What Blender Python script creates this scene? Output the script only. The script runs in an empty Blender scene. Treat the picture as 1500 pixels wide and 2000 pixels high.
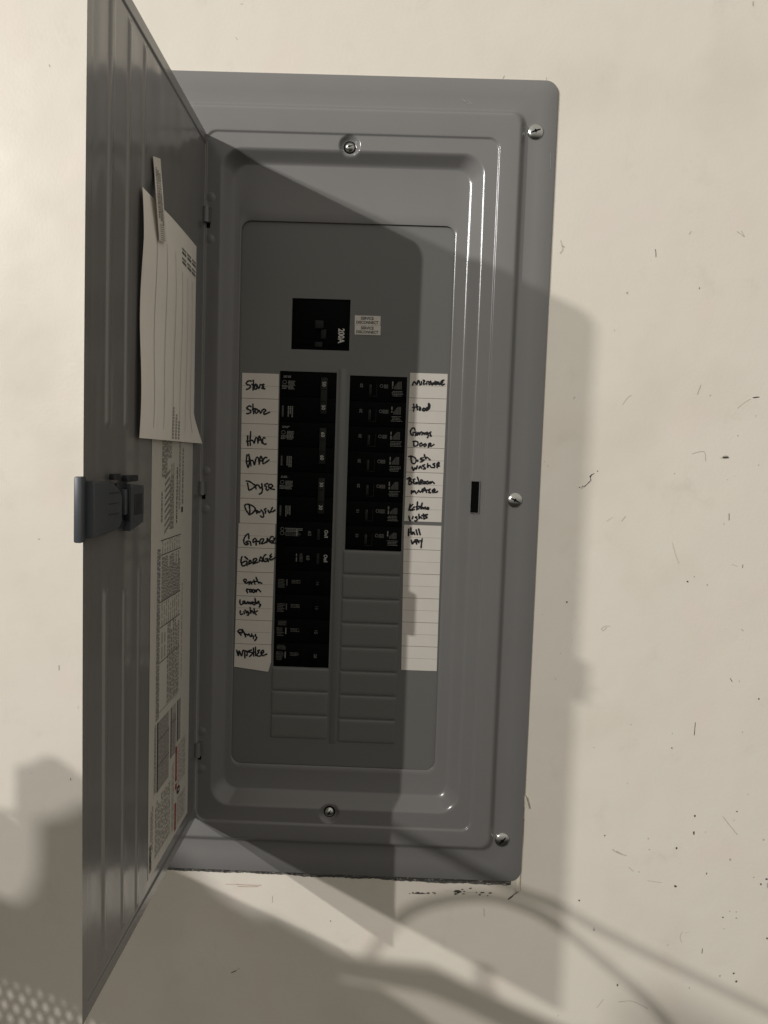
import bpy, bmesh, math, random
from mathutils import Vector, Matrix

random.seed(7)
S = bpy.context.scene
COL = S.collection
R_ = math.radians

# ------------------------------------------------------------------ camera
# pose solved from the straight edges of the panel: 0.75 m in front of the wall, looking slightly down
PITCH, ROLL, YAW, FPX = 0.0695, -0.0334, -0.0122, 1441.7
cp, sp, cw, sw, cr, sr = (math.cos(PITCH), math.sin(PITCH), math.cos(YAW), math.sin(YAW), math.cos(ROLL), math.sin(ROLL))
FWD = Vector((sw * cp, cw * cp, -sp))
_r = Vector((cw, -sw, 0)); _d = FWD.cross(_r)
RIGHT = _r * cr + _d * sr
DOWN = -_r * sr + _d * cr
CAM = Vector((0, -0.75, 0))
cd = bpy.data.cameras.new('camera'); cam = bpy.data.objects.new('camera', cd); COL.objects.link(cam)
cam.matrix_world = Matrix(((RIGHT.x, -DOWN.x, -FWD.x, CAM.x), (RIGHT.y, -DOWN.y, -FWD.y, CAM.y), (RIGHT.z, -DOWN.z, -FWD.z, CAM.z), (0, 0, 0, 1)))
cd.sensor_fit = 'VERTICAL'; cd.sensor_height = 24; cd.lens = 24 * FPX / 2000
cd.clip_start = 0.02; cd.clip_end = 100
S.camera = cam

def ray(px, py):
    return RIGHT * ((px - 750) / FPX) + DOWN * ((py - 1000) / FPX) + FWD
def at(px, py, y=0.0):                       # point of the plane y = const measured in the photograph
    v = ray(px, py); return CAM + v * ((y - CAM.y) / v.y)
def atx(px, py, x):                          # the same on a plane x = const (the open door)
    v = ray(px, py); return CAM + v * ((x - CAM.x) / v.x)

# ------------------------------------------------------------------ light
w = bpy.data.worlds.new('World'); S.world = w; w.use_nodes = True
nt = w.node_tree; nt.nodes.clear()
o_ = nt.nodes.new('ShaderNodeOutputWorld'); bg = nt.nodes.new('ShaderNodeBackground')
tc = nt.nodes.new('ShaderNodeTexCoord'); sx = nt.nodes.new('ShaderNodeSeparateXYZ'); rp = nt.nodes.new('ShaderNodeValToRGB')
mr = nt.nodes.new('ShaderNodeMapRange'); mr.inputs['From Min'].default_value = -1; mr.inputs['From Max'].default_value = 1
nt.links.new(tc.outputs['Generated'], sx.inputs[0]); nt.links.new(sx.outputs['Z'], mr.inputs['Value'])
nt.links.new(mr.outputs[0], rp.inputs[0]); nt.links.new(rp.outputs[0], bg.inputs['Color']); nt.links.new(bg.outputs[0], o_.inputs[0])
rp.color_ramp.elements[0].position = 0.28; rp.color_ramp.elements[0].color = (0.06, 0.055, 0.045, 1)      # dim floor of the unseen room
rp.color_ramp.elements[1].position = 0.66; rp.color_ramp.elements[1].color = (1.0, 0.955, 0.88, 1)     # its paler ceiling
bg.inputs['Strength'].default_value = 0.455

L1 = Vector((-3.39, -4.80, 1.757)); L2 = Vector((-6.9, -5.36, 3.10))
def lamp(name, p, power, radius, col, aim=Vector((-1.0, 0, 1.25))):
    l = bpy.data.lights.new(name, 'SPOT'); l.energy = power; l.shadow_soft_size = radius; l.color = col
    l.spot_size = R_(64); l.spot_blend = 1.0                       # shaded ceiling bulbs whose beams centre above and left of the panel
    o = bpy.data.objects.new(name, l); COL.objects.link(o); o.location = p
    o.rotation_euler = (aim - p).to_track_quat('-Z', 'Y').to_euler()
lamp('near_bulb', L1, 685, 0.028, (1.0, 0.98, 0.96))
lamp('far_bulb', L2, 1730, 0.105, (1.0, 0.985, 0.975))

S.view_settings.view_transform = 'Standard'; S.view_settings.look = 'None'
S.view_settings.exposure = 0.0; S.view_settings.gamma = 1
S.cycles.max_bounces = 8; S.cycles.diffuse_bounces = 4; S.cycles.glossy_bounces = 4
S.cycles.sample_clamp_indirect = 4

# ------------------------------------------------------------------ materials
def mat(name, col, rough=0.5, metal=0.0, spec=0.5, noise=0.0, nscale=40, bump=0.0, bscale=400, rvar=0.0, ndetail=4):
    m = bpy.data.materials.new(name); m.use_nodes = True
    n = m.node_tree.nodes; l = m.node_tree.links; b = n['Principled BSDF']
    b.inputs['Base Color'].default_value = (*col, 1); b.inputs['Roughness'].default_value = rough
    b.inputs['Metallic'].default_value = metal; b.inputs['Specular IOR Level'].default_value = spec
    g = n.new('ShaderNodeNewGeometry')
    if noise or rvar:
        t = n.new('ShaderNodeTexNoise'); t.inputs['Scale'].default_value = nscale; t.inputs['Detail'].default_value = ndetail
        l.new(g.outputs['Position'], t.inputs['Vector'])
        if noise:
            mx = n.new('ShaderNodeMix'); mx.data_type = 'RGBA'
            mx.inputs[6].default_value = (*[c * (1 - noise) for c in col], 1); mx.inputs[7].default_value = (*[min(1, c * (1 + noise)) for c in col], 1)
            l.new(t.outputs['Fac'], mx.inputs[0]); l.new(mx.outputs[2], b.inputs['Base Color'])
        if rvar:
            r = n.new('ShaderNodeMapRange'); r.inputs['To Min'].default_value = rough - rvar; r.inputs['To Max'].default_value = rough + rvar
            r.inputs['From Min'].default_value = .1; r.inputs['From Max'].default_value = .9
            l.new(t.outputs['Fac'], r.inputs['Value']); l.new(r.outputs[0], b.inputs['Roughness'])
    if bump:
        t2 = n.new('ShaderNodeTexNoise'); t2.inputs['Scale'].default_value = bscale; t2.inputs['Detail'].default_value = 3
        l.new(g.outputs['Position'], t2.inputs['Vector'])
        bp = n.new('ShaderNodeBump'); bp.inputs['Strength'].default_value = bump; bp.inputs['Distance'].default_value = 0.0004
        l.new(t2.outputs['Fac'], bp.inputs['Height']); l.new(bp.outputs[0], b.inputs['Normal'])
    return m

M = {}
M['paint'] = mat('grey_enamel', (0.195, 0.190, 0.182), 0.20, spec=0.55, noise=0.05, nscale=14, bump=0.12, bscale=240, rvar=0.07, ndetail=8)
M['door_paint'] = mat('grey_door_enamel', (0.195, 0.190, 0.182), 0.17, spec=0.6, noise=0.05, nscale=14, bump=0.10, bscale=160, rvar=0.05, ndetail=8)
M['paint_in'] = mat('grey_enamel_inner', (0.160, 0.158, 0.146), 0.32, spec=0.5, noise=0.03, nscale=12, bump=0.08, bscale=260, rvar=0.05)
M['black'] = mat('black_moulded_plastic', (0.002, 0.002, 0.002), 0.55, spec=0.06, noise=0.3, nscale=200)
M['void'] = mat('dark_gap', (0.004, 0.004, 0.004), 0.9, spec=0.05)  # near-black that paints the darkness inside holes and slots
M['handle'] = mat('charcoal_handle', (0.016, 0.017, 0.014), 0.5, spec=0.2, noise=0.2, nscale=300)
M['print'] = mat('grey_print', (0.20, 0.20, 0.18), 0.6)
M['print_dim'] = mat('faint_grey_print', (0.085, 0.085, 0.078), 0.6)
M['print_red'] = mat('faint_red_print', (0.10, 0.02, 0.015), 0.6)
M['white_print'] = mat('white_print', (0.62, 0.60, 0.55), 0.6)
M['label'] = mat('label_paper', (0.72, 0.67, 0.60), 0.55, spec=0.35, noise=0.05, nscale=60, bump=0.15, bscale=900)
M['sheet'] = mat('sheet_paper', (0.86, 0.81, 0.73), 0.65, spec=0.3, noise=0.05, nscale=30, bump=0.3, bscale=60)
M['info'] = mat('door_label_paper', (0.60, 0.57, 0.50), 0.42, spec=0.45, noise=0.03, nscale=30)
M['line'] = mat('label_rule', (0.10, 0.075, 0.05), 0.7)
M['thin'] = mat('label_fine_rule', (0.33, 0.29, 0.24), 0.7)
M['ink'] = mat('marker_ink', (0.006, 0.006, 0.009), 0.45, spec=0.4)
M['txt'] = mat('text_black', (0.03, 0.03, 0.03), 0.6)
M['txt_g'] = mat('text_grey', (0.24, 0.225, 0.20), 0.6)
M['txt_l'] = mat('text_light_grey', (0.38, 0.355, 0.32), 0.6)
M['txt_v'] = mat('sheet_fine_rule', (0.52, 0.47, 0.41), 0.6)
M['red'] = mat('warning_red', (0.36, 0.035, 0.03), 0.5)
M['latch'] = mat('blue_grey_plastic', (0.056, 0.062, 0.070), 0.42, spec=0.5, noise=0.06, nscale=80, rvar=.06)
M['latch_d'] = mat('blue_grey_plastic_dark', (0.016, 0.018, 0.021), 0.45)
M['zinc'] = mat('zinc_screw', (0.62, 0.62, 0.58), 0.2, metal=1.0, noise=0.12, nscale=500, rvar=.1)
M['lip'] = mat('scratch_and_reflection_grey', (0.34, 0.33, 0.31), 0.4)  # cover scratches, and the reflection painted along the hinge
M['rust'] = mat('rust_paint_line', (0.30, 0.17, 0.09), 0.8)
M['chip'] = mat('dark_chip', (0.055, 0.045, 0.036), 0.8)
M['scuff'] = mat('scuff_grey', (0.45, 0.41, 0.35), 0.8)
M['scuff_l'] = mat('scuff_pale', (0.58, 0.53, 0.45), 0.8)
M['gyp'] = mat('torn_plaster', (0.16, 0.155, 0.14), 0.9, noise=0.8, nscale=600, bump=0.8, bscale=900)
M['patch'] = mat('thick_wall_paint', (0.72, 0.66, 0.54), 0.5, spec=0.4, noise=0.04, nscale=30)
M['rubber'] = mat('black_rubber', (0.02, 0.02, 0.02), 0.6)
M['bin'] = mat('shadow_slab_grey', (0.22, 0.20, 0.18), 0.5)  # grey of the added slabs that shade the wall

def wall_material():
    m = bpy.data.materials.new('painted_wall'); m.use_nodes = True
    n = m.node_tree.nodes; l = m.node_tree.links; b = n['Principled BSDF']
    g = n.new('ShaderNodeNewGeometry')
    def tex(scale, det, rough=.5):
        t = n.new('ShaderNodeTexNoise'); t.inputs['Scale'].default_value = scale; t.inputs['Detail'].default_value = det; t.inputs['Roughness'].default_value = rough
        l.new(g.outputs['Position'], t.inputs['Vector']); return t
    def mix(fac, a, bb):
        x = n.new('ShaderNodeMix'); x.data_type = 'RGBA'
        for s, v in ((0, fac), (6, a), (7, bb)):
            if isinstance(v, tuple): x.inputs[s].default_value = v
            else: l.new(v, x.inputs[s])
        return x.outputs[2]
    def rng(v, a, bb, lo=0., hi=1.):
        r = n.new('ShaderNodeMapRange'); r.interpolation_type = 'SMOOTHSTEP'
        r.inputs['From Min'].default_value = a; r.inputs['From Max'].default_value = bb; r.inputs['To Min'].default_value = lo; r.inputs['To Max'].default_value = hi
        l.new(v, r.inputs['Value']); return r.outputs[0]
    base = mix(tex(2.2, 2).outputs['Fac'], (0.725, 0.672, 0.555, 1), (0.742, 0.688, 0.612, 1))
    c = mix(rng(tex(7, 3).outputs['Fac'], .50, .72, 0, .55), base, (0.655, 0.60, 0.50, 1))            # soft grubby clouds
    c = mix(rng(tex(19, 5, .65).outputs['Fac'], .56, .76, 0, .40), c, (0.60, 0.545, 0.455, 1))
    c = mix(rng(tex(11, 2).outputs['Fac'], .56, .72, 0, .38), c, (0.76, 0.645, 0.565, 1))               # faint pinkish rubs
    c = mix(rng(tex(170, 3, .6).outputs['Fac'], .70, .80, 0, .16), c, (0.42, 0.38, 0.32, 1))          # tiny specks
    l.new(c, b.inputs['Base Color'])
    l.new(rng(tex(5, 3).outputs['Fac'], .3, .7, .34, .60), b.inputs['Roughness'])
    b.inputs['Specular IOR Level'].default_value = 0.35
    bp = n.new('ShaderNodeBump'); bp.inputs['Strength'].default_value = 0.22; bp.inputs['Distance'].default_value = 0.0006
    ad = n.new('ShaderNodeMath'); ad.operation = 'ADD'
    l.new(tex(300, 3).outputs['Fac'], ad.inputs[0])
    m2 = n.new('ShaderNodeMath'); m2.operation = 'MULTIPLY'; m2.inputs[1].default_value = 9
    l.new(tex(14, 2).outputs['Fac'], m2.inputs[0]); l.new(m2.outputs[0], ad.inputs[1])
    l.new(ad.outputs[0], bp.inputs['Height']); l.new(bp.outputs[0], b.inputs['Normal'])
    return m
M['wall'] = wall_material()

# ------------------------------------------------------------------ mesh helpers
class MB:
    """collects faces (with a material key each) and builds ONE mesh object"""
    def __init__(s): s.v = []; s.f = []; s.m = []; s.keys = []
    def key(s, k):
        if k not in s.keys: s.keys.append(k)
        return s.keys.index(k)
    def add(s, vs, fs, k):
        o = len(s.v); s.v += [tuple(p) for p in vs]; i = s.key(k)
        for f in fs: s.f.append(tuple(a + o for a in f)); s.m.append(i)
    def box(s, x0, x1, y0, y1, z0, z1, k, bev=0.0):
        if bev <= 0:
            vs = [(x, y, z) for x in (x0, x1) for y in (y0, y1) for z in (z0, z1)]
            s.add(vs, [(0, 1, 3, 2), (4, 6, 7, 5), (0, 4, 5, 1), (2, 3, 7, 6), (0, 2, 6, 4), (1, 5, 7, 3)], k); return
        bm = bmesh.new(); bmesh.ops.create_cube(bm, size=1)
        for v in bm.verts: v.co = Vector(((x0 + x1) / 2 + v.co.x * (x1 - x0), (y0 + y1) / 2 + v.co.y * (y1 - y0), (z0 + z1) / 2 + v.co.z * (z1 - z0)))
        bmesh.ops.bevel(bm, geom=bm.edges[:], offset=bev, segments=2, affect='EDGES', profile=0.5)
        bm.verts.ensure_lookup_table(); bm.verts.index_update()
        s.add([v.co for v in bm.verts], [[v.index for v in f.verts] for f in bm.faces], k); bm.free()
    def quad(s, a, b, c, d, k): s.add([a, b, c, d], [(0, 1, 2, 3)], k)
    def rect(s, x0, x1, z0, z1, y, k): s.quad((x0, y, z0), (x1, y, z0), (x1, y, z1), (x0, y, z1), k)
    def ribbon(s, pts, wd, nrm, k, lift=0.0):
        """flat pen stroke along 3-D points lying on a plane with normal nrm"""
        pts = smooth_path(pts)
        L = []; nrm = Vector(nrm)
        for i, p in enumerate(pts):
            a = pts[max(0, i - 1)]; b = pts[min(len(pts) - 1, i + 1)]; t = (b - a)
            if t.length < 1e-9: t = Vector((1, 0, 0))
            t.normalize(); side = t.cross(nrm).normalized()
            ww = wd * (0.5 + 0.07 * math.sin(i * 1.3 + pts[0].z * 900))
            L += [p + side * ww + nrm * (lift + i * 1e-8), p - side * ww + nrm * (lift + i * 1e-8)]
        fs = [(2 * i, 2 * i + 1, 2 * i + 3, 2 * i + 2) for i in range(len(pts) - 1)]
        s.add(L, fs, k)
        for p in (pts[0], pts[-1]):
            u = nrm.orthogonal().normalized(); v = nrm.cross(u)
            s.add([p + (u * math.cos(a * math.pi / 4) + v * math.sin(a * math.pi / 4)) * wd * .5 + nrm * (lift + 3e-6) for a in range(8)], [tuple(range(8))], k)
    def tube(s, pts, r, k, n=8):
        rings = []; prev = None
        for i, p in enumerate(pts):
            t = (pts[min(len(pts) - 1, i + 1)] - pts[max(0, i - 1)]).normalized()
            u = t.orthogonal().normalized() if prev is None else (prev - t * prev.dot(t)).normalized()
            prev = u; v = t.cross(u)
            rings.append([p + (u * math.cos(2 * math.pi * j / n) + v * math.sin(2 * math.pi * j / n)) * r for j in range(n)])
        vs = [q for rg in rings for q in rg]
        fs = [(i * n + j, i * n + (j + 1) % n, (i + 1) * n + (j + 1) % n, (i + 1) * n + j) for i in range(len(pts) - 1) for j in range(n)]
        fs += [tuple(range(n)), tuple((len(pts) - 1) * n + j for j in range(n))]
        s.add(vs, fs, k)
    def lathe(s, c, prof, k, n=28, axis='y'):
        """prof: (radius, y) pairs round the -y axis through c"""
        vs = []; fs = []
        for r, y in prof: vs += [(c[0] + r * math.cos(2 * math.pi * j / n), c[1] + y, c[2] + r * math.sin(2 * math.pi * j / n)) for j in range(n)]
        for i in range(len(prof) - 1):
            for j in range(n): fs.append((i * n + j, i * n + (j + 1) % n, (i + 1) * n + (j + 1) % n, (i + 1) * n + j))
        if prof[-1][0] > 1e-6: fs.append(tuple((len(prof) - 1) * n + j for j in range(n)))
        s.add(vs, fs, k)
    def build(s, name, parent=None, smooth=False, angle=40):
        me = bpy.data.meshes.new(name); me.from_pydata(s.v, [], s.f); 
        for k in s.keys: me.materials.append(M[k])
        me.polygons.foreach_set('material_index', s.m)
        bm = bmesh.new(); bm.from_mesh(me)
        bmesh.ops.recalc_face_normals(bm, faces=bm.faces[:]) if smooth else None
        bm.to_mesh(me); bm.free()
        if smooth:
            me.polygons.foreach_set('use_smooth', [True] * len(me.polygons))
            if angle: me.set_sharp_from_angle(angle=R_(angle))
        me.update()
        o = bpy.data.objects.new(name, me); COL.objects.link(o)
        if parent: o.parent = parent
        return o

def smooth_path(pts, sub=4):
    if len(pts) < 3: return [Vector(p) for p in pts]
    P = [Vector(p) for p in pts]; out = []
    for i in range(len(P) - 1):
        p0, p1, p2, p3 = P[max(0, i - 1)], P[i], P[i + 1], P[min(len(P) - 1, i + 2)]
        for j in range(sub):
            t = j / sub
            out.append(0.5 * ((2 * p1) + (p2 - p0) * t + (2 * p0 - 5 * p1 + 4 * p2 - p3) * t * t + (3 * p1 - p0 - 3 * p2 + p3) * t ** 3))
    out.append(P[-1]); return out

def thing(name, label, cat, loc=(0, 0, 0), group=None):
    o = bpy.data.objects.new(name, None); COL.objects.link(o); o.location = loc; o.empty_display_size = .05
    o['label'] = label; o['category'] = cat
    if group: o['group'] = group
    return o
def tag(o, label, cat, group=None):
    o['label'] = label; o['category'] = cat
    if group: o['group'] = group
    return o
def lab(o, t): o['label'] = t; return o

_tc = {}
def text_polys(txt, size, bold=0.0, sx=1.0):
    """flat outline of real letters as (verts, faces) in the xy plane, centred"""
    key = (txt, size, bold, sx)
    if key in _tc: return _tc[key]
    c = bpy.data.curves.new('t', 'FONT'); c.body = txt; c.size = size; c.offset = bold; c.align_x = 'CENTER'; c.align_y = 'CENTER'; c.resolution_u = 3
    o = bpy.data.objects.new('t', c); COL.objects.link(o)
    dg = bpy.context.evaluated_depsgraph_get(); me = bpy.data.meshes.new_from_object(o.evaluated_get(dg))
    r = ([(v.co.x * sx, v.co.y) for v in me.vertices], [tuple(p.vertices) for p in me.polygons])
    bpy.data.objects.remove(o); bpy.data.meshes.remove(me); bpy.data.curves.remove(c)
    _tc[key] = r; return r
def put_text(mb, txt, size, c, ex, ey, k, bold=0.0, sx=1.0):
    vs, fs = text_polys(txt, size, bold, sx); c = Vector(c); ex = Vector(ex); ey = Vector(ey)
    mb.add([c + ex * x + ey * y for x, y in vs], fs, k)

# ------------------------------------------------------------------ the wall
YW = 0.0
HX0, HX1, HZ0, HZ1 = -0.246, 0.1375, -0.4415, 0.370          # the hole cut for the panel
def build_wall():
    mb = MB(); B = (-4.0, 4.0, -1.5, 2.2)
    rnd = random.Random(3)
    N = 150
    # ragged lower edge of the hole
    edge = []
    for i in range(N + 1):
        x = HX0 + (HX1 - HX0) * i / N
        z = HZ0 + 0.0020 * (1 - i / N) + 0.0004 * math.sin(i * .35) + 0.0004 * math.sin(i * .13 + 2) + rnd.uniform(-.0004, .0004)
        if i > N * .62: z -= 0.0007 * abs(math.sin(i * .5))
        edge.append((x, z))
    y = YW
    # strips: above, below, left, right of the hole
    mb.rect(B[0], B[1], HZ1, B[3], y, 'wall')
    mb.rect(B[0], HX0, B[2], HZ1, y, 'wall'); mb.rect(HX1, B[1], B[2], HZ1, y, 'wall')
    vs = []; fs = []
    for x, z in edge: vs += [(x, y, B[2]), (x, y, z), (x, y + .0035, z + rnd.uniform(-.0006, .0010))]
    for i in range(N): fs += [(3 * i, 3 * i + 3, 3 * i + 4, 3 * i + 1)]
    mb.add(vs, fs, 'wall')
    mb.add(vs, [(3 * i + 1, 3 * i + 4, 3 * i + 5, 3 * i + 2) for i in range(N)], 'gyp')
    mb.quad((HX1, y, HZ0 - .002), (HX1, y, HZ1), (HX1, y + .0035, HZ1), (HX1, y + .0035, HZ0 - .002), 'gyp')
    mb.quad((HX0, y, HZ0 - .002), (HX0, y, HZ1), (HX0, y + .0035, HZ1), (HX0, y + .0035, HZ0 - .002), 'gyp')
    mb.quad((HX0, y, HZ1), (HX1, y, HZ1), (HX1, y + .0035, HZ1), (HX0, y + .0035, HZ1), 'gyp')
    o = mb.build('wall'); o['kind'] = 'structure'
    return o
wall = build_wall()

def stroke_px(mb, pts, wpx, k, y=-0.0003, lift=0.0):
    mb.ribbon([at(px, py, y) for px, py in pts], wpx * 0.00037, (0, -1, 0), k, lift)
def blob_px(mb, cx, cy, rx, ry, k, rnd, y=-0.0003, ang=0):
    n = 9; vs = []
    for j in range(n):
        a = 2 * math.pi * j / n; r = rnd.uniform(.6, 1.15); dx = rx * r * math.cos(a); dy = ry * r * math.sin(a)
        vs.append(at(cx + dx * math.cos(ang) - dy * math.sin(ang), cy + dx * math.sin(ang) + dy * math.cos(ang), y))
    mb.add(vs, [tuple(range(n))], k)

def wall_marks():
    rnd = random.Random(11)
    # the cracked paint beside the panel, one piece
    mb = MB()
    stroke_px(mb, [(1160, 925), (1155, 928), (1153, 934), (1154, 938), (1149, 943), (1143, 949), (1140, 951)], 1.7, 'chip')
    stroke_px(mb, [(1156, 927), (1152, 931)], 2.6, 'chip', y=-.00035)
    for p in [(1167, 920), (1132, 952), (1136, 953), (1138, 950)]: blob_px(mb, *p, 1.3, 1.3, 'chip', rnd)
    mb.build('crack', wall)
    mb = MB()
    for pts in ([(1280, 487), (1281, 494), (1281, 502)], [(1358, 1411), (1357, 1424), (1356, 1436)], [(1372, 1853), (1371, 1862)], [(1424, 1003), (1424, 1016)], [(1451, 1103), (1450, 1109)]):
        stroke_px(mb, pts, 1.4, 'chip')
    mb.build('nick', wall)
    mb = MB()
    blob_px(mb, 1416, 893, 7, 2.3, 'chip', rnd); blob_px(mb, 1416, 892.4, 10, 4.2, 'scuff_l', rnd, y=-.0002)
    blob_px(mb, 1476, 776, 7, 1.5, 'chip', rnd, ang=-.05)
    blob_px(mb, 1357, 1594, 1.9, 3.2, 'chip', rnd); blob_px(mb, 1355, 1627, 1.9, 4.6, 'chip', rnd, ang=-.1); blob_px(mb, 1319, 1731, 2.8, 2.4, 'chip', rnd, ang=.5)
    blob_px(mb, 1380, 1706, 1.2, 2.6, 'chip', rnd); blob_px(mb, 1206, 1924, 1.6, 2.6, 'chip', rnd); blob_px(mb, 1131, 1759, 1.5, 2, 'chip', rnd)
    blob_px(mb, 1366, 563, 1.1, 2.8, 'rust', rnd); blob_px(mb, 1499, 1730, 2.2, 6, 'scuff', rnd); blob_px(mb, 1497, 1717, 3, 2.5, 'chip', rnd)
    mb.build('chip', wall)
    mb = MB()
    # curved scratches and rubbed patches
    for pts, wd, k in [([(1185, 1225), (1178, 1232), (1175, 1228), (1182, 1223), (1192, 1223)], 1.3, 'scuff'),
                       ([(1196, 1659), (1203, 1664), (1212, 1668), (1223, 1671)], 2.0, 'scuff'), ([(1204, 1663), (1215, 1669)], 3.4, 'scuff'),
                       ([(1228, 1694), (1237, 1702)], 1.2, 'scuff'), ([(1265, 1720), (1292, 1724)], 1.3, 'scuff'),
                       ([(1412, 1595), (1425, 1612), (1440, 1630)], 1.4, 'scuff'), ([(1208, 1957), (1232, 1955), (1250, 1962), (1265, 1970)], 1.6, 'scuff'),
                       ([(1165, 1969), (1178, 1952)], 1.2, 'scuff'), ([(1440, 452), (1447, 457), (1454, 462), (1448, 451)], 1.5, 'scuff'),
                       ([(1346, 457), (1350, 452)], 1.5, 'scuff'), ([(1362, 770), (1369, 752)], 1.6, 'scuff'), ([(1441, 797), (1454, 786), (1466, 779)], 1.5, 'scuff_l'),
                       ([(1352, 886), (1375, 882), (1378, 900)], 1.4, 'scuff'), ([(1313, 1060), (1320, 1085), (1326, 1100)], 1.8, 'scuff_l'),
                       ([(1216, 790), (1226, 776), (1233, 772)], 1.4, 'scuff_l'), ([(1214, 1018), (1222, 1008)], 1.1, 'scuff'),
                       ([(1185, 1018), (1196, 1010)], 1.1, 'scuff_l'), ([(1332, 1820), (1328, 1830), (1331, 1840)], 1.7, 'scuff_l'), ([(1338, 1822), (1348, 1820)], 1.3, 'scuff_l'),
                       ([(1095, 470), (1099, 486), (1094, 494)], 3.0, 'scuff_l'), ([(1097, 480), (1102, 482)], 2.6, 'scuff'),
                       ([(1120, 779), (1123, 775)], 2.2, 'scuff'), ([(1430, 1102), (1440, 1106)], 1.3, 'scuff'),
                       ([(1426, 1325), (1430, 1331)], 1.6, 'chip'), ([(1448, 1229), (1452, 1232)], 2.0, 'scuff'),
                       ([(982, 153), (985, 148)], 1.2, 'scuff'), ([(1068, 158), (1067, 151)], 1.1, 'scuff'),
                       ([(460, 73), (464, 77)], 1.3, 'scuff'), ([(96, 126), (97, 130)], 1.4, 'scuff'), ([(115, 1300), (115, 1308)], 2.2, 'scuff'),
                       ([(75, 1053), (77, 1053)], 1.6, 'chip'), ([(152, 1380), (153, 1383)], 1.2, 'scuff'), ([(138, 1520), (138, 1524)], 1.5, 'chip'),
                       ([(452, 1900), (461, 1896)], 2.0, 'chip'), ([(455, 1899), (468, 1891)], 1.0, 'scuff'), ([(532, 1750), (532, 1763)], 1.0, 'scuff'),
                       ([(645, 1798), (646, 1800)], 1.6, 'chip'), ([(470, 7), (473, 8)], 1.2, 'scuff'), ([(1471, 3), (1471, 10)], 3, 'scuff'),
                       ([(945, 1775), (946, 1790)], 3, 'scuff_l'), ([(1160, 1812), (1160, 1818)], 2.4, 'scuff')]:
        stroke_px(mb, pts, wd, k)
    mb.build('scratch', wall)['kind'] = 'stuff'
    mb = MB()
    for cx, cy, r in [(1482, 908, 1.5), (1435, 930, 1.0), (1421, 937, 1.1), (1387, 772, 1.6), (1476, 812, 1.3), (1441, 851, 1.7), (1343, 1136, 2.2), (1356, 1126, 1.6), (1381, 1142, 2.0),
                      (1444, 1330, 1.5), (1482, 1365, 2.2), (1414, 1023, 1.5), (1107, 1176, 2.2), (1070, 910, 1.3), (1063, 901, 1.0), (1095, 1276, 1.1), (1085, 1326, 1.2), (1117, 1250, 1.0),
                      (1232, 1415, 1.4), (1313, 1433, 1.2), (1450, 1430, 1.6), (1160, 1460, 1.3), (1312, 1461, 1.8), (1461, 1551, 1.6), (1181, 1632, 1.8), (1266, 1638, 1.6), (1268, 1659, 1.6),
                      (1321, 1657, 2.4), (1439, 1585, 2.0), (1434, 1602, 1.3), (1426, 1679, 3.0), (1472, 1714, 1.8), (1486, 1727, 2.0), (1491, 1640, 2.2), (1425, 1780, 1.6), (1438, 1781, 1.5),
                      (1412, 1792, 2.0), (1438, 1793, 2.2), (1414, 1814, 1.6), (1304, 1846, 1.6), (1406, 1906, 2.4), (1433, 1901, 2.2), (1438, 1917, 2.8), (1160, 1816, 2.4), (1346, 1930, 1.6),
                      (1090, 1984, 1.6), (1248, 1703, 1.6), (1225, 572, 2.6), (1200, 645, 1.3), (1317, 925, 1.6), (1378, 1625, 1.4), (1225, 1530, 1.0), (60, 1510, 1.0), (1498, 1833, 2.2), (1060, 1200, 1.0)]:
        blob_px(mb, cx, cy, r * .85, r * rnd.uniform(.8, 1.1), 'chip' if r > 1.7 and rnd.random() < .6 else 'scuff', rnd)
    mb.build('speck', wall)['kind'] = 'stuff'
    # chipped paint under and beside the panel
    mb = MB()
    for _ in range(26):
        px = rnd.uniform(885, 960) if rnd.random() < .75 else rnd.uniform(795, 850)
        py = 1743 + (px - 880) * .03 + rnd.gauss(0, 3.0) if px > 870 else 1744.5 + rnd.gauss(0, .8)
        blob_px(mb, px, py, rnd.uniform(1.5, 5), rnd.uniform(.8, 1.8), 'chip', rnd, ang=rnd.uniform(-.2, .2))
    blob_px(mb, 894, 1741, 9, 2.6, 'chip', rnd, y=-.0004); blob_px(mb, 820, 1745, 18, 1.2, 'chip', rnd, y=-.0004)
    stroke_px(mb, [(870, 1740), (900, 1742), (932, 1744)], .9, 'scuff')
    mb.build('chip', wall)
    mb = MB()
    stroke_px(mb, [(462, 1727), (480, 1728.5), (510, 1729)], 1.4, 'rust'); stroke_px(mb, [(464, 1731), (485, 1732), (505, 1731.5)], 1.2, 'rust')
    stroke_px(mb, [(440, 1727), (462, 1727.5)], .7, 'rust')
    mb.build('scratch', wall)
    # chipped corner below the right end
    mb = MB()
    stroke_px(mb, [(993, 1756), (1000, 1751), (1005, 1746), (1012, 1742), (1015, 1736)], 4.0, 'chip')
    blob_px(mb, 1011, 1739, 5, 7, 'scuff', rnd, y=-.0005, ang=.5); stroke_px(mb, [(1003, 1748), (1013, 1736), (1016, 1733)], 1.6, 'scuff_l', y=-.0007)
    mb.build('chip', wall)
    # raised bead of old paint along the right lower edge of the panel
    mb = MB()
    ed = [(1022.5, 1570), (1021, 1605), (1020, 1640), (1018, 1680), (1015.5, 1712), (1014.5, 1740)]
    L = smooth_path([at(px + 1.2, py, -.0004) for px, py in ed], 5)
    vs = []; 
    for i, p in enumerate(L):
        wd = .0006 + .0022 * i / len(L)
        vs += [p + Vector((-wd * 2, 0, 0)), p + Vector((-wd * .6, -.0012, 0)), p + Vector((rnd.uniform(0, .0004), -.0002, 0))]
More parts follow.
